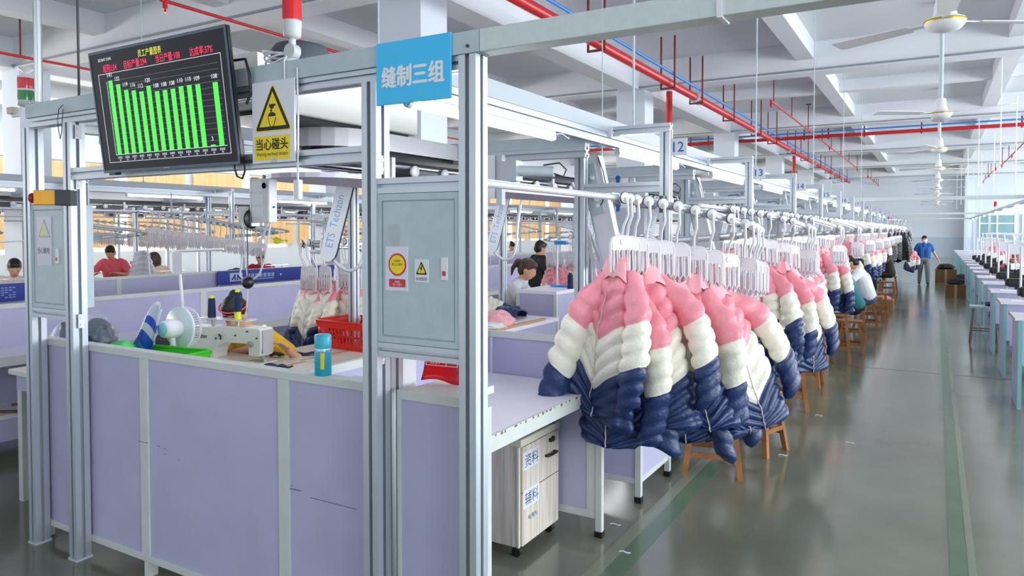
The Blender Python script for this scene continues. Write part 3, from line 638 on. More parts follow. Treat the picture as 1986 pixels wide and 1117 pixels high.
for k,y in enumerate(ST):
    o=thing('station_frame','aluminium bracket frame of the station with board '+wn(k),'frame',(-1.4,y,0)); L=(1.4,-y,0)
    E_=(lambda m,a,b,ax:m.ext(a,b,ax)) if k<4 else (lambda m,a,b,ax:m.box(a,b))
    def sf(n,m,mm=ALU): return m.build(n,mm,o,loc=L)
    sf('post',E_(mb(),(-1.955,y-.03,.0),(-1.89,y+.03,2.215),2)); sf('post',E_(mb(),(-1.405,y-.03,1.52),(-1.345,y+.03,2.27),2)); sf('post',E_(mb(),(-3.85,y-.03,0),(-3.79,y+.03,2.215),2))
    sf('top_arm',E_(mb(),(-1.72,y-.03,2.272),(-1.345,y+.03,2.325),0)); sf('lower_arm',E_(mb(),(-1.89,y-.03,1.925),(-1.405,y+.03,1.985),0))
    sf('cross_beam',E_(mb(),(-3.92,y-.235,2.13),(-1.79,y-.175,2.19),0)); sf('cross_channel',mb().box((-3.92,y-.235,2.191),(-1.79,y-.17,2.262)),STEEL)
    mb_=mb(); mb_.box((-1.74,y-.05,2.26),(-1.7,y-.03,2.32)); mb_.cyl((-1.7,y-.031,2.29),(-1.7,y-.045,2.29),.01,8); sf('bracket',mb_,WHITE)
    nb=thing('number_board','square white board with the blue number '+wn(k)+' on the station bracket','sign',(-1.338,y-.035,2.13),group=None)
    mb().box((0,-.004,0),(.098,.002,.098)).build('board',SIGNW,nb); text(bn(k),'lettering',INKB,.062 if k<8 else .06,.058,nb,FY(.049,-.0046,.05),bold=.001)
    # lift arm with two white push rods and a small valve
    a=thing('lift_arm','slanted grey lift arm with white rods behind the bracket of board '+wn(k),'lift arm',(-1.82,y+.12,1.6),rot=(0,R(-13),0),group='slanted lift arms along the aisle side')
    mb().box((-.02,-.03,-.14),(.09,.03,.56)).build('arm_plate',mat('arm_grey',(228,232,240),.45),a)
    mb().box((.09,-.035,-.14),(.105,.035,.56)).build('edge_strip',WHITE,a); mb().box((-.032,-.035,-.14),(-.02,.035,.56)).build('edge_strip',ALU,a)
    mb().cyl((-.1,0,-.28),(-.085,0,.5),.014,8).build('push_rod',WHITE,a); mb().cyl((-.06,.03,-.1),(-.14,.03,.45),.011,8).build('push_rod',WHITE,a)
    if k<4:
        q=mb().box((-.02,-.05,.2),(.07,-.03,.52)).build('valve_plate',STEEL,a); v=mb()
        for z in (.25,.29,.33,.43): v.cyl((.04,-.05,z),(.04,-.065,z),.013,8)
        v.build('valve',WHITE,q); mb().tube([(.1,-.035,.55),(.12,-.05,.45),(.12,-.05,.35),(.07,-.05,.26),(.04,-.05,.24)],.004,5).build('air_hose',DARK,a)
    # air cylinder under the cross beam, with a blue strap
    if k<6:
        c=thing('air_cylinder','grey air cylinder with a blue strap under the cross beam before board '+wn(k),'pneumatic cylinder',(-2.1,y-.5,2.05),group=None)
        mb().cyl((-.05,.1,0),(.16,.16,-.01),.032,12).build('barrel',STEEL,c); mb().box((-.16,.06,-.06),(-.04,.14,.06)).build('end_block',ALU,c)
        mb().box((-.27,.08,-.16),(-.2,.12,.1)).build('hanger_plate',WPLAST,c); mb().box((-.19,.08,-.2),(-.15,.12,.1)).build('hanger_plate',ALU,c)
        s_=mb(); s_.cyl((-.29,.07,.1),(-.29,.055,.1),.022,12); s_.box((-.305,.058,-.02),(-.275,.07,.1)); s_.box((-.305,.058,-.19),(-.275,.07,-.13)); s_.build('strap',mat('strap_blue',(28,82,150),.5),c)
        mb().tube([(.1,.14,.03),(.2,.15,.04),(.24,.16,0),(.22,.16,-.04),(.16,.16,-.02)],.005,6).build('air_hose',DARK,c)
# tube lamps under the aisle-side trunking
def make_tube(loc,label,rz=0):
    o=thing('tube_lamp',label,'tube lamp',loc,rz,'tube lamps along the sewing lines')
    mb().rbox((-.014,0,.012),(.014,1.22,.034),.004,axis=1).build('batten',WHITE,o)
    mb().cyl((0,.02,0),(0,1.2,0),.0155,12).build('tube',TUBE,o)
    e=mb(); e.cyl((0,0,0),(0,.022,0),.018,10); e.build('end_cap',WPLAST,o); e=mb(); e.cyl((0,1.198,0),(0,1.22,0),.018,10); e.build('end_cap',WPLAST,o)
    for y in (.2,1.0): mb().box((-.08,y,.03),(.014,y+.03,.0345)).build('bracket',STEEL,o)
    mb().tube([(0,1.22,.02),(.01,1.3,.03),(.02,1.36,.01),(0,1.4,.03)],.004,5).build('cord',WPLAST,o); return o
T0=make_tube((-1.735,2.18,2.181),'lit tube lamp under the pale trunking, nearest to the blue sign')
for k in range(14): dup(T0,(-1.735,4.28+2.2*k,2.181),label='lit tube lamp under the pale trunking, just past board '+wn(k))
for k in range(9): dup(T0,(-3.95,2.3+2.2*k,2.181),label='lit tube lamp under the inner trunking of the first line, '+ORD[k]+' from the gantry')
LD=mb()
# ---------------------------------------------------------------- loop rails, hangers, jackets
RAILM=mat('rail_bright',(224,227,232),.3,.35)
LOOP=[(-1.405,3.40,1.864),(-1.395,3.46,1.862),(-1.36,3.53,1.855),(-1.29,3.62,1.842),(-1.2,3.74,1.824),(-1.1,3.85,1.796),(-1.01,3.96,1.768),(-.95,4.14,1.738),(-.93,4.34,1.712),(-.955,4.55,1.69),(-1.06,4.74,1.668),(-1.25,4.83,1.65),(-1.5,4.82,1.628),(-1.75,4.72,1.61),(-1.93,4.6,1.6)]
def catmull(P,n=5):
    P=[Vector(p) for p in P]; out=[]
    for i in range(len(P)-1):
        p0=P[max(i-1,0)];p1=P[i];p2=P[i+1];p3=P[min(i+2,len(P)-1)]
        for j in range(n):
            t=j/n; out.append(.5*((2*p1)+(-p0+p2)*t+(2*p0-5*p1+4*p2-p3)*t*t+(-p0+3*p1-3*p2+p3)*t**3))
    return out+[P[-1]]
LP=catmull(LOOP,5)
for k,y in enumerate(ST):
    d=Vector((0,y-4.15,0)); st=(-1.4,2.16,1.868) if k==0 else (-1.4,2.75,1.866)
    o=thing('loop_rail','curved station rail bulging into the aisle below board '+wn(k),'rail',(-1.4,y,1.8)); L=(1.4,-y,-1.8)
    path=[Vector(st)+d]+[p+d for p in LP]
    mb().tube(path,.015,8).build('outer_tube',RAILM,o,loc=L)
    mb().tube([p+d+Vector((-.02,.045,.0)) for p in LP],.012,6).build('inner_tube',RAILM,o,loc=L)
    b=mb()
    for i in range(0,len(LP)-1):
        a,c=LP[i]+d,LP[i+1]+d; u=Vector((0,0,.024)); 
        b.add([a-u,c-u,c+u,a+u],[(0,1,2,3)])
    so=b.build('track_web',mat('web_grey',(176,180,184),.4,.4),o,loc=L); md=so.modifiers.new('t','SOLIDIFY'); md.thickness=.006
    h=mb(); h.box((-1.43,y-.03,1.80),(-1.36,y+.03,1.9)) ; h.box((-1.98,y+.35,1.56),(-1.86,y+.47,1.62)); h.build('clamp',STEEL,o,loc=L)
    r=mb()
    for i in range(46,66,3):
        p=LP[i]+d; r.cyl(p+Vector((0,-.03,-.005)),p+Vector((0,.02,-.005)),.026,12)
    r.build('idle_roller',mat('roller_grey',(186,188,190),.4),o,loc=L)
CLIP=CLEAR
def make_hanger():
    o=thing('clip_hanger','x','hanger',(0,0,0))
    w=mb(); w.lathe([(.001,-.03),(.024,-.031),(.028,-.028),(.0285,-.024),(.0285,-.006),(.02,-.002),(.001,-.002)],n=24,axis=1); w.build('wheel',WPLAST,o)
    w=mb(); w.lathe([(.0275,-.0275),(.0305,-.026),(.0305,-.02),(.0288,-.018)],n=24,axis=1); w.build('tyre',DARK,o)
    a=mb(); a.tube([(0,-.036,.0),(0,-.045,-.012),(.004,-.045,-.09),(-.004,-.02,-.14),(0,0,-.185),(0,0,-.2)],.0068,6); a.build('arm',WPLAST,o)
    h=mb(); W_=.07
    fr=[(-W_,0,-.375),(-W_,0,-.235)]+[(-W_+.04-.04*math.cos(R(t)),0,-.235+.04*math.sin(R(t))) for t in (30,60,90)]+[(W_-.04+.04*math.sin(R(t)),0,-.235+.04*math.cos(R(t))) for t in (0,30,60)]+[(W_,0,-.235),(W_,0,-.375)]
    h.tube(fr,.0075,6)
    h.box((-W_+.006,-.007,-.266),(W_-.006,.007,-.2)); h.cyl((0,-.011,-.222),(0,.011,-.222),.016,12)
    h.build('clip_frame',CLIP,o)
    for i in range(4):
        x=-.048+.032*i; q=mb()
        q.tube([(x-.010,-.01,-.262),(x-.012,-.012,-.36),(x,-.012,-.385),(x+.012,-.012,-.36),(x+.010,-.01,-.262)],.0048,5)
        q.box((x-.0065,-.004,-.40),(x+.0065,.016,-.29)); q.build('clip',CLIP,o)
    return o
HB=make_hanger()
HN=0
def hanger(loc,rz,label,group):
    global HN
    HN+=1
    if HN==1: HB.location=loc; HB.rotation_euler=(0,0,rz); HB['label']=label; HB['group']=group; return HB
    return dup(HB,loc,rz,label,group)
def make_jacket(seed,L=.84,wmul=1.0,front=1,long=1.0,bd=(4,7,3,6)):
    rnd=random.Random(seed); o=thing('puffer_jacket','x','jacket',(0,0,0))
    nq=11; per=6; nv=nq*per+1; nu=48; A=.17*rnd.uniform(.8,1.2); ph=[rnd.uniform(0,6.28) for _ in range(8)]; fold=rnd.uniform(.6,1)
    def ss(t): t=min(1,max(0,t)); return t*t*(3-2*t)
    def body(u,v):
        th=2*PI*u-PI/2; c,s_=math.cos(th),math.sin(th)
        w=(.04+.10*ss(v/.34)+.045*ss((v-.25)/.5)+.01*ss((v-.7)/.3))*wmul; t=.028+.04*ss(v/.25)+.012*ss(v/.8)
        q=abs(math.sin(PI*(v*nq)))**.7
        bul=.0175*q*min(1,v*8)*(1 if v<.985 else .3)
        f=1+.16*v*math.sin(3*th+ph[0])+.12*v*fold*math.sin(5*th+ph[1]+2*v)+.05*v*math.sin(9*th+ph[4]+5*v)
        x=(w*f+bul)*math.copysign(abs(c)**.85,c); y=(t*f+bul)*math.copysign(abs(s_)**.85,s_)
        fr=max(0,-s_)**.6; cz=(1-min(1,abs(x)/(w+1e-6)))*fr
        z=-L*v-A*cz*math.sin(PI*min(1,v*1.02))**.6*(.35+.65*min(1,v*1.6))
        y+=.05*v*fr*math.exp(-(x/(.045+.03*v))**2)*-.2        # the opening edge stands a little proud
        x+=.03*math.sin(2.6*v+ph[2])*v; y+=.03*math.sin(3.1*v+ph[3])*v
        z-=.035*v*math.sin(th+ph[5])
        n3=noise.noise(Vector((x*8,y*8+seed*3,z*8)))*.016*min(1,v*5)+noise.noise(Vector((x*26,y*26+seed,z*20)))*.005
        if v>.97: x*=.95; y*=.95
        return Vector((x+n3*c,y+n3*s_,z))
    bands=lambda a,b_:(lambda i,j:0 if j//per<a else (1 if j//per<b_ else 2))
    b=mb().grid(nu,nv,body,wrap=True,mf=bands(bd[0],bd[1])); b.build('body',[PINK,CREAMN,NAVY],o)
    for sgn in (-1,1):
        l=.70*rnd.uniform(.92,1.08)*long; nqs=9; per2=5; ns=nqs*per2+1; sw=rnd.uniform(.02,.10); bend=rnd.uniform(-.03,.06); yb=(-.055 if sgn==front else .06)*rnd.uniform(.8,1.3); zz=rnd.uniform(-.11,-.05)
        def slv(u,v,sgn=sgn,l=l,sw=sw,bend=bend,yb=yb,zz=zz):
            th=2*PI*u; r=.034+.03*ss(v/.2)-.012*ss((v-.45)/.55); q=abs(math.sin(PI*v*nqs))**.7
            rr=(r+.0125*q)*(1+.12*math.sin(2*th+ph[6]+4*v))
            if v>.985: rr*=.72
            cx=sgn*(.06+wmul*.075*ss(v/.3)+sw*v+bend*math.sin(PI*v)); cy=yb*ss(v/.4)+.025*math.sin(4*v+ph[5]); cz=zz-l*v
            n_=noise.noise(Vector((math.cos(th)*2,math.sin(th)*2+seed,v*14)))*.009
            return Vector((cx+(rr+n_)*math.cos(th),cy+(rr+n_)*.8*math.sin(th),cz+.03*math.cos(th)*sgn))
        m_=mb().grid(18,ns,slv,wrap=True,mf=lambda i,j:0 if j//per2<bd[2] else (1 if j//per2<bd[3] else 2))
        e=m_.v[-18:]; m_.add(e,[tuple(range(18))],2)
        m_.build('sleeve',[PINK,CREAMN,NAVY],o)
    def col(u,v):
        th=2*PI*u; r=.036+.03*v+.012*math.sin(5*th+ph[0])+.008*math.sin(8*th+ph[7]); return Vector((r*1.3*math.cos(th),.035*math.sin(th)*(1+.5*v)-.012*v,.012-.10*v+.014*math.sin(4*th+ph[1])+.01*math.sin(7*th)))
    mb().grid(32,6,col,wrap=True).build('collar',PLIN,o)
    zp=[]
    for j in range(8,nv,3):
        p=body(0.0,j/(nv-1)); zp.append(p+Vector((0,-.004,0)))
    mb().tube(zp,.003,5).build('zip',mat('zip_tape',(214,206,204),.5),o)
    if seed%2==0:
        p=zp[len(zp)*3//4]; mb().cyl(p,p+Vector((.0,-.004,-.03)),.0035,6).build('zip_puller',BLACK,o)
    return o
JV=[make_jacket(11,.84,1.0,1),make_jacket(24,.78,.9,-1,1.1),make_jacket(37,.88,1.05,1,1.0),make_jacket(52,.74,.85,-1,1.15),make_jacket(61,.74,.95,1,.9,(1,5,1,4))]
JU=set()
def jacket(v,loc,rot,label,group,scale=1):
    if v not in JU:
        JU.add(v); r=JV[v]; r.location=loc; r.rotation_euler=rot; r.scale=(scale,)*3; r['label']=label; r['group']=group; return r
    return dup(JV[v],loc,None,label,group,rot,scale)
# where each jacket of a station hangs: wheel on the loop, hem swung outwards
def on_loop(t):
    i=t*(len(LP)-1); a=int(i); f=i-a; p=LP[a].lerp(LP[min(a+1,len(LP)-1)],f); tg=(LP[min(a+2,len(LP)-1)]-LP[max(a-1,0)]); return p,tg
JD=[(.075,-.30,.16,0,-.5,-.22,.05),(.115,-.22,.06,1,.5,.1,.0),(.155,-.10,-.03,2,-.1,.04,-.02),(.20,-.0,.0,0,.35,-.12,.02),(.245,.06,.0,3,-.3,.14,-.03),(.29,.12,.0,1,.5,-.08,-.05),(.34,.15,.04,2,.2,.2,.03),(.39,.17,.1,0,.9,-.18,-.02),(.445,.2,.16,3,1.1,.16,-.06)]
nj=[9,8,6,5,2,2,4,4,0,4,4,3,3,3]
posw=['nearest the desk end','second from the desk end','third from the desk end','fourth from the desk end','fifth from the desk end','sixth from the desk end','seventh from the desk end','eighth from the desk end','last, farthest into the aisle']
rj=random.Random(5)
for k,y in enumerate(ST):
    for i in range(nj[k]):
        t,dx,dy,v,yw,rl,dz=JD[i]
        if k: t+=.03+rj.uniform(-.01,.01); v=rj.randrange(4); dx*=(.75 if k==1 else .3); dy*=.6
        p,tg=on_loop(t); p=p+Vector((0,y-4.15,0))

        ang=math.atan2(tg.y,tg.x)                     # direction along the rail
        yaw=ang-.1+rj.uniform(-.25,.25)
        grp='clip hangers at board '+wn(k)
        hanger(p+Vector((math.sin(ang)*.022,-math.cos(ang)*.022,.0)),ang-.22-.1*(i/8),'white clip hanger at board '+wn(k)+' holding the jacket '+posw[i],grp)
        tilt=Vector((dx,dy,-1)).normalized()
        M=Vector((0,0,-1)).rotation_difference(tilt).to_matrix().to_4x4()@Matrix.Rotation(yw+rj.uniform(-.2,.2)*(1 if k else .3),4,'Z')@Matrix.Rotation(rl*(1 if k==0 else rj.uniform(-1.2,1.2)),4,'Y')
        top=p+Vector((0,0,-.36+dz))
        jacket(v,top,M.to_euler(),'pink, white and navy puffer jacket, '+posw[i]+' at board '+wn(k),'puffer jackets hanging at board '+wn(k),1.0 if k==0 else rj.uniform(.93,1.02))
    ne=[5,6,4,3,3,2,2,2,1,1,0,0,0,0][k]
    for i in range(ne):
        t=(.51 if k==0 else .53)+.03*i; p,tg=on_loop(t); p=p+Vector((0,y-4.15,0)); ang=math.atan2(tg.y,tg.x)
        hanger(p+Vector((math.sin(ang)*.02,-math.cos(ang)*.02,0)),ang-1.0+rj.uniform(-.2,.2),'empty white clip hanger, '+ORD[i]+' round the bend at board '+wn(k),'empty clip hangers at board '+wn(k))
# ---------------------------------------------------------------- wooden stools
def make_stool(h):
    o=thing('wooden_stool','x','stool',(0,0,0)); a,b=.17,.125
    mb().rbox((-a,-b,h-.032),(a,b,h),.012).build('seat',WOOD,o,bevel=.004)
    for sx in (-1,1):
        for sy in (-1,1):
            m_=mb(); p0=Vector((sx*(a-.04),sy*(b-.035),h-.032)); p1=Vector((sx*(a+.015),sy*(b+.03),0)); w=.019
            vs=[p1+Vector((i*w,j*w,0)) for i,j in ((-1,-1),(1,-1),(1,1),(-1,1))]+[p0+Vector((i*w,j*w,0)) for i,j in ((-1,-1),(1,-1),(1,1),(-1,1))]
            m_.add(vs,[(0,3,2,1),(4,5,6,7),(0,1,5,4),(1,2,6,5),(2,3,7,6),(3,0,4,7)]); m_.build('leg',WOOD,o)
    for s_ in (-1,1):
        mb().box((-a+.0,s_*(b+.012)-.01,h*.27),(a-.0,s_*(b+.012)+.01,h*.27+.035)).build('stretcher',WOOD,o)
        mb().box((s_*a-.01,-b-.01,h*.36),(s_*a+.01,b+.01,h*.36+.035)).build('stretcher',WOOD,o)
    return o
SB={}
def stool(x,y,h,rz,label):
    if h not in SB: SB[h]=make_stool(h); r=SB[h]; r.location=(x,y,0); r.rotation_euler=(0,0,rz); r['label']=label; r['group']='wooden stools along the aisle'
    else: dup(SB[h],(x,y,0),rz,label,'wooden stools along the aisle')
for x,y,h,rz,l in ((-1.34,5.1,.46,.25,'brown wooden stool under the jackets at board twelve'),(-1.2,5.78,.46,-.3,'brown wooden stool half hidden behind the navy hems past board twelve'),(-1.22,7.3,.46,.2,'brown wooden stool in front of board thirteen with only its legs showing'),
    (-1.25,8.5,.46,0,'brown wooden stool almost hidden beyond the jackets at board thirteen'),(-1.12,10.25,.62,.1,'tall empty wooden stool with a white cloth, beside the cardboard box'),(-1.02,10.95,.46,.1,'low wooden stool behind the tall one, the nearest of the row'),(-1.08,12.35,.46,.05,'wooden stool under the person in the teal shirt'),
    (-1.02,13.75,.46,.1,'wooden stool under the woman in the white T-shirt'),(-1.0,15.0,.46,0,'empty wooden stool behind the woman in white, the nearer of two'),(-.98,16.1,.46,.1,'empty wooden stool behind the woman in white, the farther of two'),(-1.05,21.9,.46,0,'wooden stool under the person in the dark brown top'),(-1.0,19.6,.46,0,'wooden stool in front of the person in dark brown')):
    stool(x,y,h,rz,l)
c=thing('cloth_scrap','small white cloth lying on the tall wooden stool','cloth',(-1.14,10.22,.62)); mb().grid(9,7,lambda u,v:((u-.5)*.2,(v-.5)*.16,.012+.012*math.sin(u*7)*math.cos(v*6)+.02*(1-abs(2*u-1)))).build('fabric',SIGNW,c)
b=thing('cardboard_box','tall brown cardboard box standing beside the tall stool','box',(-1.28,9.75,0)); mb().box((-.13,-.2,0),(.13,.2,.54)).build('carton',BROWNB,b); mb().box((-.025,-.201,.0),(.025,.201,.541)).build('tape',mat('tape_brown',(196,160,110),.3),b); 
for s_ in (-1,1): mb().box((s_*.066-.063,-.2,.541),(s_*.066+.063,.2,.545)).build('flap',BROWNB,b)
b=thing('cardboard_box','low open cardboard box with pink pieces under the stools','box',(-.95,17.4,0)); mb().box((-.2,-.2,0),(.2,.2,.22)).build('carton',BROWNB,b); mb().ell((0,0,.24),(.15,.15,.06)).build('pink_piece',PINK,b)
# ---------------------------------------------------------------- people
def baked(m_,voxel,name,mats,parent,smooth=6,mi=None):
    me=bpy.data.meshes.new('tmp'); me.from_pydata(m_.v,[],m_.f); me.update()
    o=bpy.data.objects.new('tmp',me); C.objects.link(o)
    r=o.modifiers.new('r','REMESH'); r.mode='VOXEL'; r.voxel_size=voxel; r.use_smooth_shade=True
    if smooth: s_=o.modifiers.new('s','SMOOTH'); s_.factor=.5; s_.iterations=smooth
    dg=bpy.context.evaluated_depsgraph_get(); out=bpy.data.meshes.new_from_object(o.evaluated_get(dg)); bpy.data.objects.remove(o); bpy.data.meshes.remove(me)
    out.name=name; out.materials.clear()
    for m in (mats if isinstance(mats,(list,tuple)) else [mats]): out.materials.append(m)
    if mi:
        for p in out.polygons: p.material_index=mi(p.center)
    for p in out.polygons: p.use_smooth=True
    q=bpy.data.objects.new(name,out); C.objects.link(q); q.parent=parent; return q
def cap(b,p0,p1,r0,r1,n=12):
    p0=Vector(p0); p1=Vector(p1); b.cyl(p0,p1,r0,n,r1=r1); b.ell(p0,(r0,)*3,n,8); b.ell(p1,(r1,)*3,n,8)
def ellf(b,c,f,s,u,rf,rs,ru,n=16,m=12):
    M=Matrix(((f.x,s.x,u.x,c.x),(f.y,s.y,u.y,c.y),(f.z,s.z,u.z,c.z),(0,0,0,1))); b.ell((0,0,0),(rf,rs,ru),n,m,0,M)
def hand(b,w,d,side,curl=.5,k=1.0):
    d=d.normalized(); s=d.cross(Vector((0,0,1))); s=(s.normalized() if s.length>.05 else Vector((1,0,0))); n=s.cross(d)
    palm=w+d*.045*k
    M=Matrix(((d.x,s.x,n.x,palm.x),(d.y,s.y,n.y,palm.y),(d.z,s.z,n.z,palm.z),(0,0,0,1))); b.ell((0,0,0),(.052*k,.038*k,.017*k),12,8,0,M)
    for i,(o,l) in enumerate(((-.028,.062),(-.0095,.072),(.0095,.068),(.027,.052))):
        a=w+d*.082*k+s*o*k; m1=a+(d*(1-.25*curl)-n*.5*curl).normalized()*l*.5*k; e=m1+(d*(1-.7*curl)-n*.95*curl).normalized()*l*.5*k
        cap(b,a-d*.02*k,a,.0085*k,.0085*k,8); cap(b,a,m1,.0085*k,.008*k,8); cap(b,m1,e,.008*k,.0065*k,8)
    t0=w+d*.025*k+s*side*.03*k; t1=t0+(d*.7+s*side*.75-n*.2).normalized()*.035*k; t2=t1+(d*.95+s*side*.15-n*.3).normalized()*.03*k
    cap(b,t0,t1,.011*k,.0095*k,8); cap(b,t1,t2,.0095*k,.0075*k,8)
def person(label,loc,rz,P,shirt,pants=None,hair='short',hairm=None,mask=None,sleeve=.55,voxel=.011,shoes=None,curl=.5,group=None,long_sleeve=False,shirtpat=None,shortp=False):
    o=thing('person',label,'person',loc,rz,group)
    V=lambda k:Vector(P[k]); b=mb()
    pel,che,nec,hea=V('pel'),V('che'),V('nec'),V('hea'); f=Vector(P['look']).normalized(); s=f.cross(Vector((0,0,1))).normalized(); u=s.cross(f)
    lsh,lel,lwr,rsh,rel,rwr=[V(k) for k in ('lsh','lel','lwr','rsh','rel','rwr')]
    ax=(rsh-lsh).normalized()
    def torso(b,e):
        for t in (-1,1): cap(b,pel+ax*.065*t,che+ax*.075*t,.092+e,.098+e); cap(b,che+ax*.075*t,(lsh if t<0 else rsh)*.75+nec*.25,.09+e,.055+e)
        cap(b,che,nec+(che-nec)*.3,.09+e,.07+e)
    torso(b,0); cap(b,nec+(che-nec)*.35,nec,.06,.05); cap(b,nec,hea-u*.06-f*.015,.05,.047)
    for a,c,d in ((lsh,lel,lwr),(rsh,rel,rwr)): cap(b,a,c,.05,.038); cap(b,c,d,.037,.025)
    hd=lwr-lel; hand(b,lwr,Vector(P.get('lhd',hd)),1,curl); hd=rwr-rel; hand(b,rwr,Vector(P.get('rhd',hd)),-1,curl)
    ellf(b,hea,f,s,u,.092,.074,.105); ellf(b,hea+f*.022-u*.062,f,s,u,.064,.056,.058); ellf(b,hea+f*.05-u*.09,f,s,u,.03,.028,.022)
    ellf(b,hea+f*.094-u*.022,f,s,u,.017,.013,.026); ellf(b,hea+f*.1-u*.038,f,s,u,.014,.018,.011); ellf(b,hea+f*.08+u*.022,f,s,u,.014,.045,.012)
    ellf(b,hea+f*.083-u*.066,f,s,u,.012,.024,.011)
    for t in (-1,1): ellf(b,hea+s*t*.076-u*.015-f*.005,f,s,u,.019,.009,.03)
    legs='lkn' in P
    if legs:
        for q in ('l','r'):
            h,k_,a=V(q+'hi'),V(q+'kn'),V(q+'an'); cap(b,h,k_,.078,.052); cap(b,k_,a,.05,.034); tt=V(q+'to'); cap(b,a+Vector((0,0,-.03)),tt,.034,.024)
    baked(b,voxel,'body',SKIN,o)
    # face
    ew=mb(); 
    for t in (-1,1): ellf(ew,hea+f*.082+s*t*.031+u*.006,f,s,u,.010,.014,.0085,10,8)
    e=ew.build('eyes',mat('eye_white',(232,228,222),.3),o); ei=mb()
    for t in (-1,1): ellf(ei,hea+f*.0895+s*t*.031+u*.005-u*.002,f,s,u,.0045,.0068,.0068,8,6)
    ei.build('iris',mat('iris',(30,20,16),.2),e)
    br=mb()
    for t in (-1,1): br.tube([hea+f*.089+s*t*.016+u*.028,hea+f*.091+s*t*.032+u*.033,hea+f*.082+s*t*.05+u*.026],.0035,5)
    br.build('eyebrows',HAIR,o)
    if not mask:
        mo=mb(); ellf(mo,hea+f*.093-u*.066,f,s,u,.006,.023,.0065,12,8); mo.build('mouth',mat('lips',(176,84,82),.45),o)
    else:
        mk=mb(); ellf(mk,hea+f*.055-u*.052,f,s,u,.06,.066,.056,18,12); k=mk.build('face_mask',mask,o)
        es=mb()
        for t in (-1,1): es.tube([hea+f*.07+s*t*.06-u*.03,hea+s*t*.08+u*.0,hea+f*.05+s*t*.068-u*.08],.002,4)
        es.build('ear_loop',SIGNW,k)
    hm=hairm or HAIR; hb=mb()
    ellf(hb,hea-f*.014+u*.026,f,s,u,.094,.084,.096); ellf(hb,hea-f*.04-u*.02,f,s,u,.07,.08,.08); ellf(hb,hea+f*.05+u*.062,f,s,u,.05,.066,.04)
    if hair=='bun': ellf(hb,hea-f*.09+u*.075,f,s,u,.045,.048,.045)
    if hair=='pony':
        a=hea-f*.085+u*.055; cap(hb,a,a-f*.05-u*.02,.022,.032); cap(hb,a-f*.05-u*.02,a-f*.075-u*.11,.032,.026); cap(hb,a-f*.075-u*.11,a-f*.06-u*.2,.026,.008)
    if hair=='bob':
        for t in (-1,1): cap(hb,hea+s*t*.07-f*.02,hea+s*t*.066-f*.01-u*.1,.033,.026)
        cap(hb,hea-f*.06,hea-f*.05-u*.11,.06,.05)
    h=baked(hb,.009,'hair',hm,o,4)
    if hair=='pony': 
        a=hea-f*.09+u*.05; t=mb(); t.lathe([(.02,-.008),(.026,0),(.02,.008)],n=12,M=Matrix.Translation(a)@f.to_track_quat('Z','Y').to_matrix().to_4x4()); t.build('hair_tie',mat('tie_pink',(230,120,140),.5),h)
    # clothes
    c=mb(); torso(c,.02); cap(c,pel+ax*.07,pel-ax*.07,.115,.115); nk=nec+(che-nec)*.25; cap(c,nk+(che-nec)*.1,nk,.074,.066)
    for a,e_,w in ((lsh,lel,lwr),(rsh,rel,rwr)):
        if long_sleeve: cap(c,a,e_,.066,.054); cap(c,e_,w+(e_-w)*.08,.052,.036)
        else: cap(c,a,a.lerp(e_,sleeve),.068,.064)
    baked(c,voxel,'shirt',shirt,o,5)
    if legs and pants:
        c=mb(); cap(c,pel+ax*.06-Vector((0,0,.02)),pel-ax*.06-Vector((0,0,.02)),.118,.118)
        for q in ('l','r'):
            h,k_,a=V(q+'hi'),V(q+'kn'),V(q+'an'); cap(c,h,k_,.095,.07)
            if not shortp: cap(c,k_,a+(k_-a)*.06,.07,.056)
        baked(c,voxel,'trousers',pants,o,5)
        for q in ('l','r'):
            c=mb(); a,tt=V(q+'an'),V(q+'to'); cap(c,a+Vector((0,0,-.035)),tt,.045,.036); baked(c,.009,'shoe',shoes or DARK,o,3)
    return o
def seat(yaw=0,lean=.12,hands=((-.16,-.42,.9),(.16,-.42,.9)),look=(0,-.85,-.5),dz=0,headdx=0):
    h=.50+dz; P=dict(pel=(0,.05,h+.06),che=(headdx*.5,.05-lean*.7,h+.36),nec=(headdx*.9,.03-lean*1.2,h+.52),hea=(headdx*1.1,-.0-lean*1.6,h+.65),look=look,
        lsh=(-.18+headdx*.7,.05-lean,h+.45),rsh=(.18+headdx*.7,.05-lean,h+.45),lwr=hands[0],rwr=hands[1],
        lhi=(-.09,.02,h),rhi=(.09,.02,h),lkn=(-.12,-.38,h),rkn=(.12,-.38,h),lan=(-.12,-.36,.09),ran=(.12,-.36,.09),lto=(-.13,-.5,.04),rto=(.13,-.5,.04))
    for q,sx in (('l',-1),('r',1)):
        sh=Vector(P[q+'sh']); w=Vector(P[q+'wr']); m=sh.lerp(w,.5); d=(w-sh).length; ext=max(0,.27**2-(d/2)**2)**.5
        P[q+'el']=tuple(m+Vector((sx*.75,.25,-.6)).normalized()*ext)
    return P
YSH=mat('yellow_shirt',(238,186,46),.75,0,.12,14,.15,30); WSH=mat('white_shirt',(228,232,236),.75,0,.03,14,.15,30); GSH=mat('grey_shirt',(206,208,216),.75,0,.05,14)
TSH=mat('teal_shirt',(24,112,122),.75,0,.08,14); BSH=mat('blue_shirt',(30,92,168),.75,0,.08,14); DSH=mat('brown_shirt',(56,46,44),.75,0,.1,14); RSH=mat('red_shirt',(176,34,58),.75); KSH=mat('black_shirt',(26,27,32),.75)
PSH=mat('coral_shirt',(240,98,112),.75); BEI=mat('beige_shirt',(226,196,178),.75); GPA=mat('grey_trousers',(132,138,144),.8); JEA=mat('jeans',(70,92,130),.8); CRS=mat('cream_shirt',(232,220,214),.75,0,.2,70)
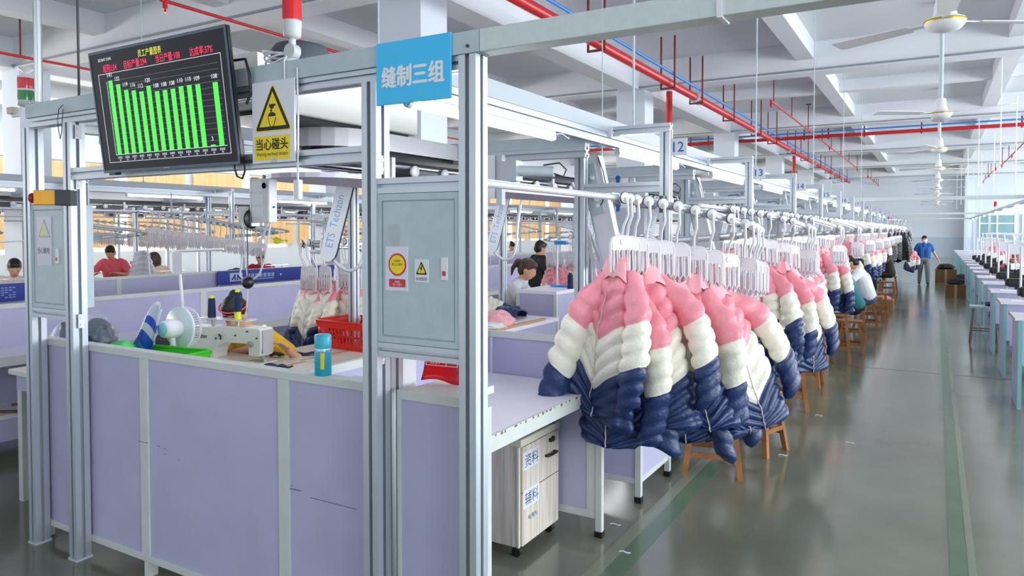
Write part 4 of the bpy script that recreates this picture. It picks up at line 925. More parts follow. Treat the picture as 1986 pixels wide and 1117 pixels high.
MASKB=mat('mask_blue',(150,196,226),.6); MASKW=mat('mask_pale',(226,214,224),.6)
# the operator at the front machine
o=person('person in a yellow shirt bending over the front sewing machine, red band on black hair',(-4.33,3.66,0),R(12),seat(lean=.2,hands=((.26,-.30,.90),(.50,-.32,.89)),look=(.35,-.8,-.55),dz=-.02,headdx=.06),YSH,DARK,'bun',voxel=.008,curl=.55)
hea=Vector(seat(lean=.2,dz=-.02,headdx=.06)['hea']); f=Vector((.35,-.8,-.55)).normalized(); s_=f.cross(Vector((0,0,1))).normalized(); u_=s_.cross(f)
b=mb(); b.tube([hea+f*(.108*math.cos(a)-.004)+s_*.089*math.sin(a)+u_*(.052+.02*math.cos(a)) for a in [2*PI*i/28 for i in range(28)]],.0055,6,closed=True); b.build('headband',mat('coral_band',(240,84,88),.5),o)
# the woman at the inner table
person('young woman with a ponytail in a pale T-shirt looking down at the inner sewing table',(-4.04,6.95,0),R(106),seat(lean=.1,hands=((-.1,-.36,1.0),(.14,-.36,1.0)),look=(.0,-.9,-.35),dz=.12),GSH,DARK,'pony',BROWNH)
# seated along the aisle
person('woman in a white T-shirt with tied-back black hair, seated on a stool',(-1.02,13.75,0),R(-96),seat(lean=.14,look=(0,-.9,-.4)),WSH,JEA,'pony')
person('person in a dark teal shirt on a stool beside the woman in white',(-1.08,12.35,0),R(-90),seat(lean=.2,look=(0,-.8,-.6),dz=-.02),TSH,KSH,'short')
person('masked person in a dark brown top seated far along the aisle',(-1.08,21.9,0),R(-75),seat(lean=.1,look=(0,-.9,-.4)),DSH,KSH,'short',mask=MASKW)
# the walker
W_=dict(pel=(0,0,.83),che=(0,-.02,1.1),nec=(0,-.03,1.27),hea=(0,-.06,1.41),look=(0,-1,-.08),lsh=(-.17,-.02,1.21),rsh=(.17,-.02,1.21),lel=(-.27,-.02,.98),lwr=(-.26,-.2,.92),rel=(.27,.06,.99),rwr=(.38,.0,.78),
    lhi=(-.085,0,.8),rhi=(.085,0,.8),lkn=(-.1,.04,.44),lan=(-.11,.2,.09),lto=(-.12,.1,.04),rkn=(.09,-.1,.44),ran=(.1,-.1,.08),rto=(.11,-.24,.04))
person('person in a blue T-shirt and grey trousers walking down the aisle, wearing a face mask',(-.3,25.8,0),R(4),W_,BSH,GPA,'short',mask=MASKW,shoes=DARK)
jacket(0,(-.56,25.55,1.04),(0,.25,.4),'pink, white and navy puffer jacket carried by the walking person','carried jacket',.75)
# ---------------------------------------------------------------- front workstation
t=thing('sewing_table','cream-topped sewing table behind the long front partition','table',(-4.1,2.86,0)); L=(4.1,-2.86,0)
mb().rbox((-5.0,2.3,.8),(-3.3,3.43,.83),.02).build('table_top',CREAM,t,loc=L,bevel=.003); mb().box((-3.6,2.31,.8302),(-3.57,3.43,.8312)).build('wood_strip',mat('strip_tan',(206,160,110),.5),t,loc=L)
mb().box((-4.95,2.33,.7),(-3.33,3.4,.8)).build('apron',LAV,t,loc=L)
for x in (-4.93,-3.36):
    for y in (2.36,3.37): mb().box((x-.025,y-.025,0),(x+.025,y+.025,.7)).build('leg',RAIL,t,loc=L)
t=thing('side_table','cream side table carrying the red basket, joined to the front sewing table','table',(-3.68,3.95,0)); L=(3.68,-3.95,0)
mb().rbox((-4.08,3.44,.8),(-3.38,4.5,.83),.02).build('table_top',CREAM,t,loc=L,bevel=.003); mb().box((-3.66,3.45,.8302),(-3.63,4.48,.8312)).build('wood_strip',mat('strip_tan',(0,0,0)),t,loc=L); mb().box((-3.4,3.45,.1),(-3.385,4.49,.8)).build('side_panel',LAV,t,loc=L)
mb().box((-3.384,3.44,.765),(-3.374,4.5,.83)).build('edge_band',STEEL,t,loc=L)
for x in (-4.05,-3.42):
    for y in (3.48,4.46): mb().box((x-.02,y-.02,0),(x+.02,y+.02,.8)).build('leg',RAIL,t,loc=L)
SEWW=mat('machine_white',(232,233,228),.3,0,.02,5); SEWG=mat('machine_plate',(190,194,196),.3,.6)
def make_machine(brand=True):
    """industrial machine, arm along +X, needle at the origin, bed top at z=0"""
    o=thing('sewing_machine','x','sewing machine')
    bd=mb().rbox((-.62,-.09,-.03),(.06,.09,0),.012); bd.build('bed',SEWW,o)
    mb().box((-.09,-.03,0),(.05,.03,.003)).build('needle_plate',SEWG,o)
    pr=[(-.60,0),(-.36,0),(-.352,.04),(-.335,.075),(-.305,.1),(-.26,.115),(-.08,.118),(-.062,.112),(-.055,.09),(-.055,.05),(-.045,.04),(.03,.04),(.042,.05),(.05,.09),(.05,.205),(.035,.222),(-.3,.225),(-.36,.215),(-.58,.212),(-.60,.2)]
    mb().prism(pr,-.062,.062,1).build('arm',SEWW,o,bevel=.006)
    mb().box((.045,-.05,.06),(.058,.05,.21)).build('face_plate',SEWG,o,bevel=.003)
    h=mb(); h.cyl((-.6,0,.13),(-.665,0,.13),.062,20); h.cyl((-.665,0,.13),(-.68,0,.13),.045,20); h.build('handwheel',BLACK,o)
    h=mb(); h.cyl((0,0,.06),(0,0,.018),.006,8); h.cyl((0,0,.02),(0,0,-.002),.0018,6); h.build('needle_bar',SEWG,o)
    h=mb(); h.cyl((.016,0,.06),(.016,0,.012),.005,8); h.box((.0,-.012,.003),(.03,.014,.01)); h.build('presser_foot',SEWG,o)
    h=mb(); h.cyl((-.03,-.062,.12),(-.03,-.075,.12),.02,14); h.cyl((-.03,-.075,.12),(-.03,-.085,.12),.012,12); h.build('tension_dial',SEWG,o)
    h=mb()
    for x,z in ((-.33,.14),(-.3,.165),(-.16,.17),(.02,.16),(-.06,.2)): h.cyl((x,-.062,z),(x,-.07,z),.006,8)
    h.cyl((-.29,-.062,.135),(-.28,-.075,.165),.005,6); h.build('screw_set',DARK,o)
    mb().rbox((-.88,-.07,.02),(-.64,.07,.14),.045,axis=0,n=6).build('motor',BLACK,o); mb().cyl((-.88,0,.08),(-.91,0,.08),.05,18).build('motor_cap',BLACK,o)
    h=mb(); h.cyl((-.63,-.03,-.05),(-.70,-.03,.72),.011,10); h.cyl((-.72,-.03,.715),(-.29,-.03,.735),.009,8); h.build('thread_stand',WPLAST,o)
    mb().rbox((-.52,-.06,.262),(-.07,.06,.268),.03).build('cone_plate',CLEAR,o); h=mb(); h.cyl((-.42,0,.215),(-.42,0,.262),.01,8); h.cyl((-.2,0,.215),(-.2,0,.262),.01,8); h.build('plate_post',SEWG,o)
    lp=mb(); lp.tube([(-.1,.065,.2),(-.06,.1,.22),(-.02,.09,.14)],.005,6); lp.ell((-.02,.085,.125),(.014,.014,.02),10,8); lp.build('work_light',mat('lamp_warm',(255,244,220),.4,emit=2),o)
    if brand: text('brother','lettering',INKN,.1,.028,o,FY(-.46,-.0636,.15),bold=.0006)
    return o
M0=make_machine(); M0['label']='white sewing machine with a black motor on the front table'; M0.location=(-3.82,3.27,.836); M0.rotation_euler=(0,0,R(7))
def cone(loc,m,label,group,r=.026,h=.13,base=None):
    o=thing('thread_cone',label,'thread cone',loc,0,group); mb().lathe([(r,0),(r*1.02,.01),(r*.86,h-.012),(r*.8,h)],n=18).build('thread',m,o)
    mb().lathe([(r*.6,h),(r*.62,h+.016),(r*.35,h+.018)],n=14).build('core',base or NEON,o); return o
def mw(p): return M0.matrix_basis@Vector(p)
cone(mw((-.43,-.0,.269)),NAVYT,'navy thread cone with a yellow core, the lower one on the front machine','navy thread cones on the front machine')
o=cone(mw((-.2,.0,.269)),NAVYT,'navy thread cone standing on a crossed yellow tube on the front machine','navy thread cones on the front machine')
b=mb(); b.lathe([(.024,0),(.022,.05)],n=16); x=b.build('yellow_tube',NEON,o); x.location=(0,0,0)
for c_ in o.children:
    if c_.name.startswith(('thread','core')): c_.location=(0,0,.05)
tg=thing('paper_tag','white paper slip hanging on the thread stand of the front machine','paper',mw((-.685,-.045,.56))); mb().box((-.06,-.002,0),(.045,.0,.15)).build('sheet',SIGNW,tg); ln=mb()
for i in range(9): ln.box((-.05,-.0026,.02+i*.013),(.035,-.0018,.0215+i*.013))
ln.build('ruled_line',mat('faint_ink',(186,190,204),.6),tg)
w=thing('thread_line','white thread running up from the front machine to the conveyor','thread',mw((-.13,0,.3))); mb().tube([(0,0,-.02),(.06,-.03,.18),(.12,-.1,.42),(.155,-.15,.64)],.0035,5).build('strand',WPLAST,w)
def basket(label,loc,rz,w,d,h,m,nx=14,ny=8,flare=1.14):
    o=thing('plastic_basket',label,'basket',loc,rz)
    a,b_=w/2/flare,d/2/flare; A,B=w/2,d/2
    mb().rbox((-a,-b_,0),(a,b_,.006),.02).build('bottom',m,o)
    rm=mb(); rm.tube([(x*A,y*B,h) for x,y in ((-.9,-1),(.9,-1),(1,-.9),(1,.9),(.9,1),(-.9,1),(-1,.9),(-1,-.9))],.009,6,closed=True); rm.build('rim',m,o)
    for nm,(u0,v0),(u1,v1),n in (('wall',(-1,-1),(1,-1),nx),('wall',(1,-1),(1,1),ny),('wall',(1,1),(-1,1),nx),('wall',(-1,1),(-1,-1),ny)):
        g_=mb(); e=.004
        def pt(t,z):
            k=z/h; X_=(u0+(u1-u0)*t)*(a+(A-a)*k); Y_=(v0+(v1-v0)*t)*(b_+(B-b_)*k); return Vector((X_,Y_,z))
        nrm=Vector((v1-v0,-(u1-u0),0)).normalized()*e
        def slab(t0,t1,z0,z1):
            q=[pt(t0,z0),pt(t1,z0),pt(t1,z1),pt(t0,z1)]; vs=[p_ for p_ in q]+[p_-nrm for p_ in q]
            g_.add(vs,[(0,1,2,3),(7,6,5,4),(0,4,5,1),(1,5,6,2),(2,6,7,3),(3,7,4,0)])
        slab(0,1,0,h*.2); slab(0,1,h*.74,h); slab(0,1,h*.44,h*.52)
        for i in range(n+1):
            t=i/n; slab(max(0,t-.16/n*1.2),min(1,t+.16/n*1.2),h*.2,h*.74)
        g_.build(nm,m,o)
    return o
basket('red plastic basket with slotted sides on the side table',(-3.68,4.06,.832),R(-5),.56,.36,.2,RUBY)
basket('bright green plastic basket on the front table beside the desk fan',(-4.0,2.62,.832),R(8),.62,.3,.15,LIME,22,10)
# desk fan, bags, can and other small things
f=thing('desk_fan','white desk fan with a round guard lying behind the green basket','fan',(-4.06,2.84,1.09),rot=(R(92),0,R(183)))
g_=mb(); 
for r_,z in ((.125,0.0),(.13,.05),(.11,.075),(.08,.085),(.045,.09)): g_.tube([(r_*math.cos(a),r_*math.sin(a),z) for a in [2*PI*i/36 for i in range(36)]],.003,5,closed=True)
for i in range(48):
    a=2*PI*i/48; g_.tube([(.125*math.cos(a),.125*math.sin(a),0),(.13*math.cos(a),.13*math.sin(a),.05),(.1*math.cos(a),.1*math.sin(a),.08),(.03*math.cos(a),.03*math.sin(a),.092)],.0016,4)
g_.build('guard',WPLAST,f); mb().lathe([(.0,-.005),(.129,-.004),(.131,.0),(.129,.012)],n=40).build('rear_guard',mat('guard_pale',(214,226,232),.35),f)
for k in range(3):
    M=Matrix.Rotation(R(120*k),4,'Z')@Matrix.Rotation(R(22),4,'Y'); b=mb(); b.prism([(-.012,.02),(.03,.03),(.055,.075),(.035,.11),(-.03,.105),(-.045,.06)],.03,.033,2,0,M); b.build('blade',mat('fan_blue',(176,222,238),.3),f)
mb().lathe([(.03,-.12),(.05,-.115),(.058,-.08),(.06,-.03),(.05,-.005)],n=24).build('motor_housing',WPLAST,f); mb().lathe([(.0,-.124),(.03,-.123),(.044,-.116),(.046,-.105)],n=24).build('rear_cap',mat('fan_cap',(140,206,226),.3),f)
mb().lathe([(.0,.09),(.028,.094),(.03,.086)],n=20).build('front_badge',mat('fan_cap',(0,0,0)),f)
b=mb(); b.tube([(0,-.05,-.05),(0,-.12,-.04),(0,-.24,-.02)],.018,10); b.build('neck',WPLAST,f)
def crumple(seed,rx,ry,rz_,amp=.25):
    def fn(q,p):
        n=noise.noise(Vector((p.x*1.7+seed,p.y*1.7,p.z*1.7)))*amp+noise.noise(Vector((p.x*4+seed,p.y*4,p.z*4)))*amp*.4
        z=q.z*(1+n); z=max(z,-rz_*.8)
        return Vector((q.x*(1+n),q.y*(1+n),z))
    return mb().ell((0,0,0),(rx,ry,rz_),36,22,fn=fn)
POLY=mat('clear_polybag',(206,216,230),.12,alpha=.16); 
o=thing('plastic_bag','clear plastic bag full of dark navy pieces beside the narrow cabinet post','bag',(-4.5,2.52,.97))
crumple(3,.2,.15,.17,.35).build('navy_pieces',mat('dark_pieces',(30,46,76),.3,0,.35,14,.5,20),o); q=crumple(9,.21,.16,.22,.4).build('film',POLY,o); q.location=(0,0,.03); 
b=mb(); b.tube([(-.06,-.06,.2),(.0,-.07,.225),(.05,-.07,.235)],.006,6); b.build('blue_seal',mat('seal_blue',(40,66,180),.4),o)
o=thing('plastic_bag','blue and white printed plastic bag standing behind the desk fan','bag',(-4.2,2.68,.99),rot=(R(-12),R(22),0))
def bagp(u,v): w=.095*(1-.55*v**2); return Vector(((u-.5)*2*w,.02*math.sin(u*PI)*math.cos(v*2)+.012*math.sin(7*u+5*v),-.15+.42*v+.015*math.sin(6*u)))
b=mb().grid(14,18,bagp,mf=lambda i,j:1 if (6<=j<9 or 11<=j<13) else (2 if j<6 else 0)); q=b.build('film',[mat('bag_white',(216,224,240),.3,alpha=.8),mat('bag_blue',(24,74,200),.3),mat('bag_sky',(70,140,224),.3)],o); md=q.modifiers.new('t','SOLIDIFY'); md.thickness=.004
o=thing('plastic_bag','bright green bag lying between the fan and the dark bag','bag',(-4.22,2.56,.93)); crumple(5,.11,.1,.105,.2).build('green_film',mat('bag_green',(66,206,96),.35),o); b=mb(); b.ell((.06,-.085,.04),(.03,.02,.035)); b.build('dark_label',DARK,o)
o=thing('spray_bottle','small clear bottle with a blue nozzle at the left end of the partition','bottle',(-4.34,2.32,.832)); mb().lathe([(.03,0),(.034,.01),(.034,.16),(.02,.19),(.014,.2)],n=18).build('bottle',mat('bottle_clear',(220,226,236),.15,alpha=.6),o); b=mb(); b.cyl((0,0,.2),(0,0,.235),.016,12); b.prism([(-.018,.235),(.03,.235),(.024,.285),(.004,.292),(-.016,.27)],-.01,.01,1); b.build('nozzle',mat('nozzle_blue',(24,66,190),.4),o)
o=thing('spray_can','turquoise spray can standing on the front partition rail','can',(-2.148,2.15,1.109)); mb().lathe([(.031,0),(.034,.004),(.034,.092),(.033,.096)],n=28).build('can',CYAN,o); mb().lathe([(.0335,.096),(.034,.098),(.034,.108),(.0335,.11)],n=28).build('silver_band',mat('band_silver',(170,206,226),.25,.7),o)
mb().lathe([(.034,.11),(.034,.158),(.031,.166),(.0,.168)],n=28).build('cap',mat('can_cap',(44,178,204),.3),o); mb().box((.018,-.033,.03),(.030,-.024,.095)).build('yellow_mark',YEL,o)
o=thing('notebook','spiral notebook lying on the shelf behind the partition','notebook',(-2.2,2.4,1.02)); mb().box((-.09,-.06,0),(.09,.1,.012)).build('pages',mat('notebook_grey',(206,210,216),.5),o); b=mb()
for i in range(14): b.tube([(-.08+.012*i+.0,-.06+.012*math.cos(a),.006+.012*math.sin(a)) for a in [2*PI*j/8 for j in range(8)]],.0018,4,closed=True)
b.build('spiral',DARK,o)
sh=thing('shelf','narrow pale shelf behind the front partition near the gantry post','shelf',(-2.3,2.36,1.0)); mb().box((-.6,-.175,0),(.42,.14,.02)).build('board',RAIL,sh)
for x in (-.58,.4): mb().box((x-.015,-.17,-1.0),(x+.015,.13,0)).build('leg',RAIL,sh)
for i,(x,y,rz,w,l) in enumerate(((-3.74,3.62,.5,.05,.3),(-3.56,3.18,.2,.06,.2),(-3.86,3.44,.0,.06,.1))):
    o=thing('fabric_scrap',('long navy fabric strip on the side table','folded navy and white fabric piece at the table edge before the needle','dark fabric piece under the needle of the front machine')[i],'fabric',(x,y,.834+(.008 if i==2 else 0)),rz)
    b=mb(); b.grid(16,6,lambda u,v,w=w,l=l:((u-.5)*l,(v-.5)*w*(1+.6*math.sin(5*u)),.008+.006*math.sin(u*13)+.01*math.sin(v*3))); q=b.build('cloth',[NAVYT,mat('scrap_navy',(34,44,84),.6),KSH][i],o); md=q.modifiers.new('t','SOLIDIFY'); md.thickness=.004
o=thing('plastic_bag','red and purple printed plastic bag on the ledge below the cabinet with the round sticker','bag',(-1.62,2.3,1.105),rot=(R(-8),0,R(6)))
b=mb(); b.grid(20,14,lambda u,v:((u-.5)*.27,.03*math.sin(u*PI*1.5)+.02*math.sin(5*v),.0+.24*v+.008*math.sin(u*9)),mf=lambda i,j:1 if (12<=i<16 and j>3) else 0); q=b.build('film',[mat('bag_red',(226,28,40),.2),mat('bag_purple',(78,52,160),.2)],o); md=q.modifiers.new('t','SOLIDIFY'); md.thickness=.006
b=mb()
for x0,x1,z in ((-.11,.03,.062),(-.11,.03,.088),(-.11,.03,.125)): b.box((x0,-.012,z),(x1,-.0105,z+.002))
for x in (-.11,-.02,.03): b.box((x-.001,-.012,.062),(x+.001,-.0105,.127))
b.build('printed_table',WHITEINK,o); text('25.3.1','lettering',WHITEINK,.04,.012,o,FY(-.07,-.012,.075)); text('2.7','lettering',WHITEINK,.035,.02,o,FY(-.02,-.012,.155))
sh=thing('shelf','short pale ledge under the red printed bag','shelf',(-1.58,2.31,1.06)); mb().box((-.16,-.13,0),(.09,.1,.03)).build('board',RAIL,sh)
for x in (-.14,.07): mb().box((x-.015,-.12,-1.06),(x+.015,-.09,0)).build('leg',RAIL,sh)
# terminal box, ball pull and cables hung from the conveyor
o=thing('terminal_box','white control terminal hanging from the conveyor near the warning sign','terminal',(-3.2,2.76,1.74)); mb().rbox((-.06,-.03,0),(.08,.03,.24),.008).build('case',WPLAST,o,bevel=.003); mb().box((-.075,-.028,-.02),(-.062,.028,.25)).build('edge',ALU,o)
for z in (.03,.1,.17): mb().box((-.055,-.0325,z),(.03,-.0295,z+.055)).build('cover_plate',WHITE,o); mb().cyl((.045,-.03,.2),(.045,-.034,.2),.016,14).build('seal',CHROME,o)
mb().rbox((-.17,-.03,-.0),(-.09,.03,.09),.006).build('reader',mat('reader_grey',(206,212,214),.4),o); q=mb().lathe([(.0,-.008),(.05,-.006),(.055,0),(.05,.006),(0,.008)],n=24,axis=0); q.build('pulley',BLACK,o).location=(-.082,-.01,.02)
mb().cyl((.01,0,.24),(.01,0,.262),.012,8).build('hook',STEEL,o)
o=thing('ball_pull','black ball hanging on a cord in front of the yellow-shirted person','pull cord',(-3.33,2.76,1.405)); mb().ell((0,0,0),(.034,.034,.036),20,14).build('ball',BLACK,o); mb().cyl((0,0,.03),(0,0,.4),.0025,6).build('cord',DARK,o); mb().cyl((0,0,.39),(.22,0,.42),.005,6).build('arm',DARK,o)
o=thing('cable_loop','loop of white cable hanging under the control terminal','cable',(-3.26,2.8,1.6)); mb().tube([(.1,-.04,.16),(.06,-.04,.06),(-.04,-.03,.0),(-.14,-.02,-.06),(-.16,-.02,-.16),(-.09,-.02,-.2),(.0,-.02,-.15),(.06,-.03,-.06),(.1,-.04,.06),(.12,-.04,.15)],.0055,6).build('loop',WPLAST,o)
# tall lift arms on the inner side of the line
def make_ets(label,loc):
    o=thing('arm_board',label,'lift arm',loc,R(38),'white lift arm boards on the inner side')
    sk=.13
    pts=[(-.055,.03),(-.04,.0),(-.015,-.015),(.015,-.012),(.04,.01),(.055,.05),(.055+sk,.56),(-.055+sk,.56)]
    mb().prism(pts,-.02,.0,1).build('board',SIGNW,o); mb().prism([(x+.008,z) for x,z in pts],.0,.035,1).build('back_rail',BLACK,o)
    M=FY(.045,-.0206,.26)@Matrix.Rotation(R(90)-math.atan(sk/.56),4,'Z'); text('ETS  Techzon','lettering',mat('pale_blue_ink',(110,176,216),.5),.36,.05,o,M)
    mb().tube(catmull([(.43,.06,.60),(.34,.05,.6),(.29,.04,.5),(.25,.04,.25),(.235,.04,.05),(.20,.04,-.05),(.13,.05,-.08),(.06,.05,-.04),(.0,.05,.02),(-.08,.05,.05),(-.13,.05,.05)],4),.013,10).build('hook_rail',RAILM,o); return o
E0=make_ets('white slanted board with pale blue letters on the inner side, nearest to the front gantry',(-3.56,3.62,1.5))
for k,l in enumerate(('second','third','fourth','fifth','sixth')): dup(E0,(-3.56,3.62+2.1*(k+1),1.5),label='white slanted board with pale blue letters, '+l+' along the inner side of the line')
# inner side loop and the jackets behind the operator
def inner_loop(y,label):
    o=thing('loop_rail',label,'rail',(-4.3,y,1.6)); P=[(-.0+.0,-.75,-.02)]; path=catmull([(.55,.1,.02),(.3,-.35,.01),(.0,-.5,.0),(-.3,-.35,-.02),(-.42,.0,-.05),(-.3,.5,-.08)],4)
    mb().tube(path,.014,8).build('outer_tube',CHROME,o); b=mb(); b.tube([p+Vector((0,.05,.0)) for p in path],.012,6); b.build('inner_tube',ALUD,o); mb().box((.5,.05,-.03),(.6,.15,.06)).build('clamp',STEEL,o)
    mb().cyl((.55,.1,.0),(.52,.12,.55),.012,8).build('support_rod',STEEL,o); return [p+Vector((-4.3,y,1.6)) for p in path]
pth=inner_loop(4.75,'curved inner station rail behind the person in yellow')
for i,(j,dx,dy,v,yw,rl) in enumerate(((3,.12,-.1,0,.3,-.3),(5,.05,-.1,4,.1,-.08),(7,.0,-.08,4,-.2,.1),(9,-.04,-.05,4,-.1,.05),(11,-.12,-.04,4,-.5,.2))):
    p=pth[j]; hanger(p,.1-.12*i,'white clip hanger behind the person in yellow, '+ORD[i]+' from the basket side','clip hangers behind the operator')
    t_=Vector((dx,dy,-1)).normalized(); M=Vector((0,0,-1)).rotation_difference(t_).to_matrix().to_4x4()@Matrix.Rotation(yw,4,'Z')@Matrix.Rotation(rl,4,'Y')
    jacket(v,p+Vector((0,.05,-.33)),M.to_euler(),'puffer jacket hanging behind the person in yellow, '+ORD[i]+' from the basket side','puffer jackets behind the operator',.95)
for i in range(4):
    p=pth[13+i*2]; hanger(p,-.7-.15*i,'empty clip hanger behind the person in yellow, '+ORD[i]+' past the jackets','empty clip hangers behind the operator')
for q,(yy,w) in enumerate(((9.1,'behind the ponytailed woman'),(11.4,'farther behind the ponytailed woman'),(13.7,'deep inside the line'))):
    pth=inner_loop(yy,'curved inner station rail '+w)
    for i in range(4):
        p=pth[4+i*2]; hanger(p,.1-.15*i,'white clip hanger '+w+', '+ORD[i]+' in its group','clip hangers '+w)
        jacket([0,4,1,0][i],p+Vector((0,.05,-.35)),(.08-.03*i,.05*(i-1.5),.4-.3*i),'puffer jacket hanging '+w+', '+ORD[i]+' in its group','puffer jackets '+w,.9)
# ---------------------------------------------------------------- inner table with jackets, machine boxes, tables along the line
def pedestal_table(label,x0,x1,y0,y1,z,grp=None,panel=True):
    o=thing('work_table',label,'table',((x0+x1)/2,(y0+y1)/2,0),0,grp); L=(-(x0+x1)/2,-(y0+y1)/2,0)
    mb().box((x0,y0,z-.035),(x1,y1,z)).build('table_top',TOPL,o,loc=L,bevel=.002)
    for x in (x0+.0,x1-.036):
        for y in (y0,y1-.036):
            mb().box((x,y,.035),(x+.036,y+.036,z-.035)).build('leg',RAIL,o,loc=L); mb().box((x-.004,y-.004,0),(x+.04,y+.04,.037)).build('rubber_foot',RUBBER,o,loc=L)
    for (a,b_) in (((x0+.036,y0+.01),(x1-.036,y0+.024)),((x1-.024,y0+.036),(x1-.01,y1-.036))):
        mb().box((a[0],a[1],.15),(b_[0],b_[1],z-.035)).build('panel',LAV,o,loc=L)
        mb().box((a[0],a[1]-.004,.115),(b_[0],b_[1]+.004,.15)).build('bottom_rail',RAIL,o,loc=L)
    return o
pedestal_table('lavender work table with a white corner leg under the jackets at board twelve',-2.5,-1.56,4.25,4.85,.78)
for k in range(1,13): pedestal_table('lavender work table of the station at board '+wn(k),-2.5,-1.56,4.25+2.2*k,4.85+2.2*k+.25,.78)
pedestal_table('pale inner table with folded jackets on it, seen between the gantry posts',-4.25,-3.15,4.9,6.3,.85)
o=pedestal_table('tall lavender table in front of the young woman with the ponytail',-3.75,-3.28,6.5,7.2,1.08)
for i,(x,y) in enumerate(((-3.32,6.9),(-3.32,7.08))): cone((x,y,1.08),NAVYT,'navy thread cone on the tall table by the ponytailed woman, '+('nearer','farther')[i],'navy cones by the ponytailed woman',.032,.15,DARK)
o=thing('thread_stand','white thread stand with blue clips on the tall table by the ponytailed woman','thread stand',(-3.55,7.05,1.08)); mb().cyl((0,0,0),(0,0,.5),.012,8).build('pole',WPLAST,o); q=mb(); q.box((-.02,-.03,.46),(.12,.03,.5)); q.build('clip',mat('clip_blue',(44,140,220),.4),o); mb().box((-.05,-.05,0),(.16,.05,.02)).build('tray',mat('clip_blue',(0,0,0)),o); mb().tube([(.12,0,.48),(.18,0,.46),(.22,0,.4)],.006,6).build('guide',CHROME,o)
for i,(x,y,rz,v,sc,lb) in enumerate(((-3.62,5.95,1.2,0,.85,'puffer jacket lying flat on the inner table with its navy hem toward the aisle'),)):
    jacket(v,(-4.15,6.1,.93),(R(84),0,R(-96)),lb,'jackets lying on the inner table',sc)
def heap(label,loc,rx,ry,rz_,m,seed,cat='fabric'):
    o=thing('cloth_pile',label,cat,loc); crumple(seed,rx,ry,rz_,.3).build('cloth',m,o); return o
heap('crumpled pink piece on the pale inner table',(-3.32,5.42,.905),.14,.14,.08,PLIN,4); heap('white folded piece under the pink one on the inner table',(-3.3,5.3,.875),.13,.16,.035,SIGNW,6)
o=thing('wooden_ruler','tan wooden strip lying along the edge of the inner table','ruler',(-3.19,5.6,.852)); mb().box((-.02,-.45,0),(.03,.45,.014)).build('strip',mat('strip_tan',(0,0,0)),o)
# machines and cones on the aisle-side tables
for k in range(1,11):
    dup(M0,(-1.75,4.62+2.2*k,.812),R(90),'white sewing machine on the lavender table at board '+wn(k),'sewing machines along the aisle side')
    if k<6: cone((-1.75,4.2+2.2*k+.0,.812+.269),NAVYT,'navy thread cone on the machine at board '+wn(k),'navy thread cones along the aisle side')
# ---------------------------------------------------------------- the next sewing lines on the inner side
def by_name(stem_,n=99): return sorted([o for o in C.objects if o.parent is None and o.name.split('.')[0]==stem_],key=lambda o:o.name)[:n]
frames=by_name('station_frame'); loops=[o for o in by_name('loop_rail') if abs(o.location.x+1.4)<.01]; trunks=by_name('overhead_trunking'); conv=by_name('overhead_conveyor')[0]
rowname=['second','third','fourth']
for r,off in enumerate((-7.9,-13.2,-18.2)):
    rn=rowname[r]
    for i,t in enumerate(trunks[:2 if r<2 else 1]): dup(t,t.location+Vector((off,0,0)),label='long pale trunking along the '+('near' if i==0 else 'far')+' side of the '+rn+' sewing line, beyond the first')
    if r<2: dup(conv,conv.location+Vector((off,1.2,0)),label='white overhead conveyor of the '+rn+' sewing line, beyond the first')
    n=(9,6,4)[r]
    for k in range(n):
        dup(frames[min(k,3) if r==0 else 5],(-1.4+off,3.0+2.2*k+.7*r,0),label='aluminium bracket frame of the '+rn+' line, '+ORD[k]+' from its near end',group='station frames of the '+rn+' line')
        if r<2: dup(loops[1],(-1.4+off,3.0+2.2*k+.7*r,1.8),label='curved station rail of the '+rn+' line, '+ORD[k]+' from its near end',group='station rails of the '+rn+' line')
    for k in range((8,8,7)[r]):
        dup(T0,(-1.735+off,(3.35,2.6,4)[r]+2.6*k,2.181),label='lit tube lamp of the '+rn+' line, '+ORD[k]+' from its near end',group='tube lamps of the '+rn+' line')
# benches and partitions of the second line
def bench(label,y0,y1,x0=-6.5):
    o=thing('bench',label,'bench',(x0,(y0+y1)/2,0),0,'lavender benches of the second line'); L=(-x0,-(y0+y1)/2,0)
    mb().box((x0,y0,.1),(x0+.03,y1,1.07)).build('back_panel',LAV,o,loc=L); mb().box((x0-.008,y0,1.065),(x0+.04,y1,1.1)).build('top_rail',RAIL,o,loc=L)
    mb().box((x0+.03,y0,.72),(x0+.58,y1,.75)).build('bench_top',TOPL,o,loc=L); mb().box((x0+.03,y0,.28),(x0+.5,y1,.31)).build('shelf',RAIL,o,loc=L); mb().box((x0+.5,y0,.12),(x0+.52,y1,.28)).build('kick_panel',LAV,o,loc=L)
    mb().box((x0+.56,y0,.69),(x0+.585,y1,.755)).build('edge_band',RAIL,o,loc=L)
    for y in (y0,y1-.035):
        mb().box((x0+.54,y,0),(x0+.575,y+.035,.72)).build('leg',RAIL,o,loc=L); mb().box((x0-.006,y-.0,0),(x0+.036,y+.035,1.07)).build('stile',RAIL,o,loc=L)
    return o
bw=['nearest to the gantry','second from the gantry','behind the yellow-shirted person','behind the red basket','seen between the gantry posts','sixth along, beyond the inner table','seventh along','last along']
for k in range(8): bench('pale lavender bench with a raised back rail, '+bw[k],.2+2.3*k,2.5+2.3*k)
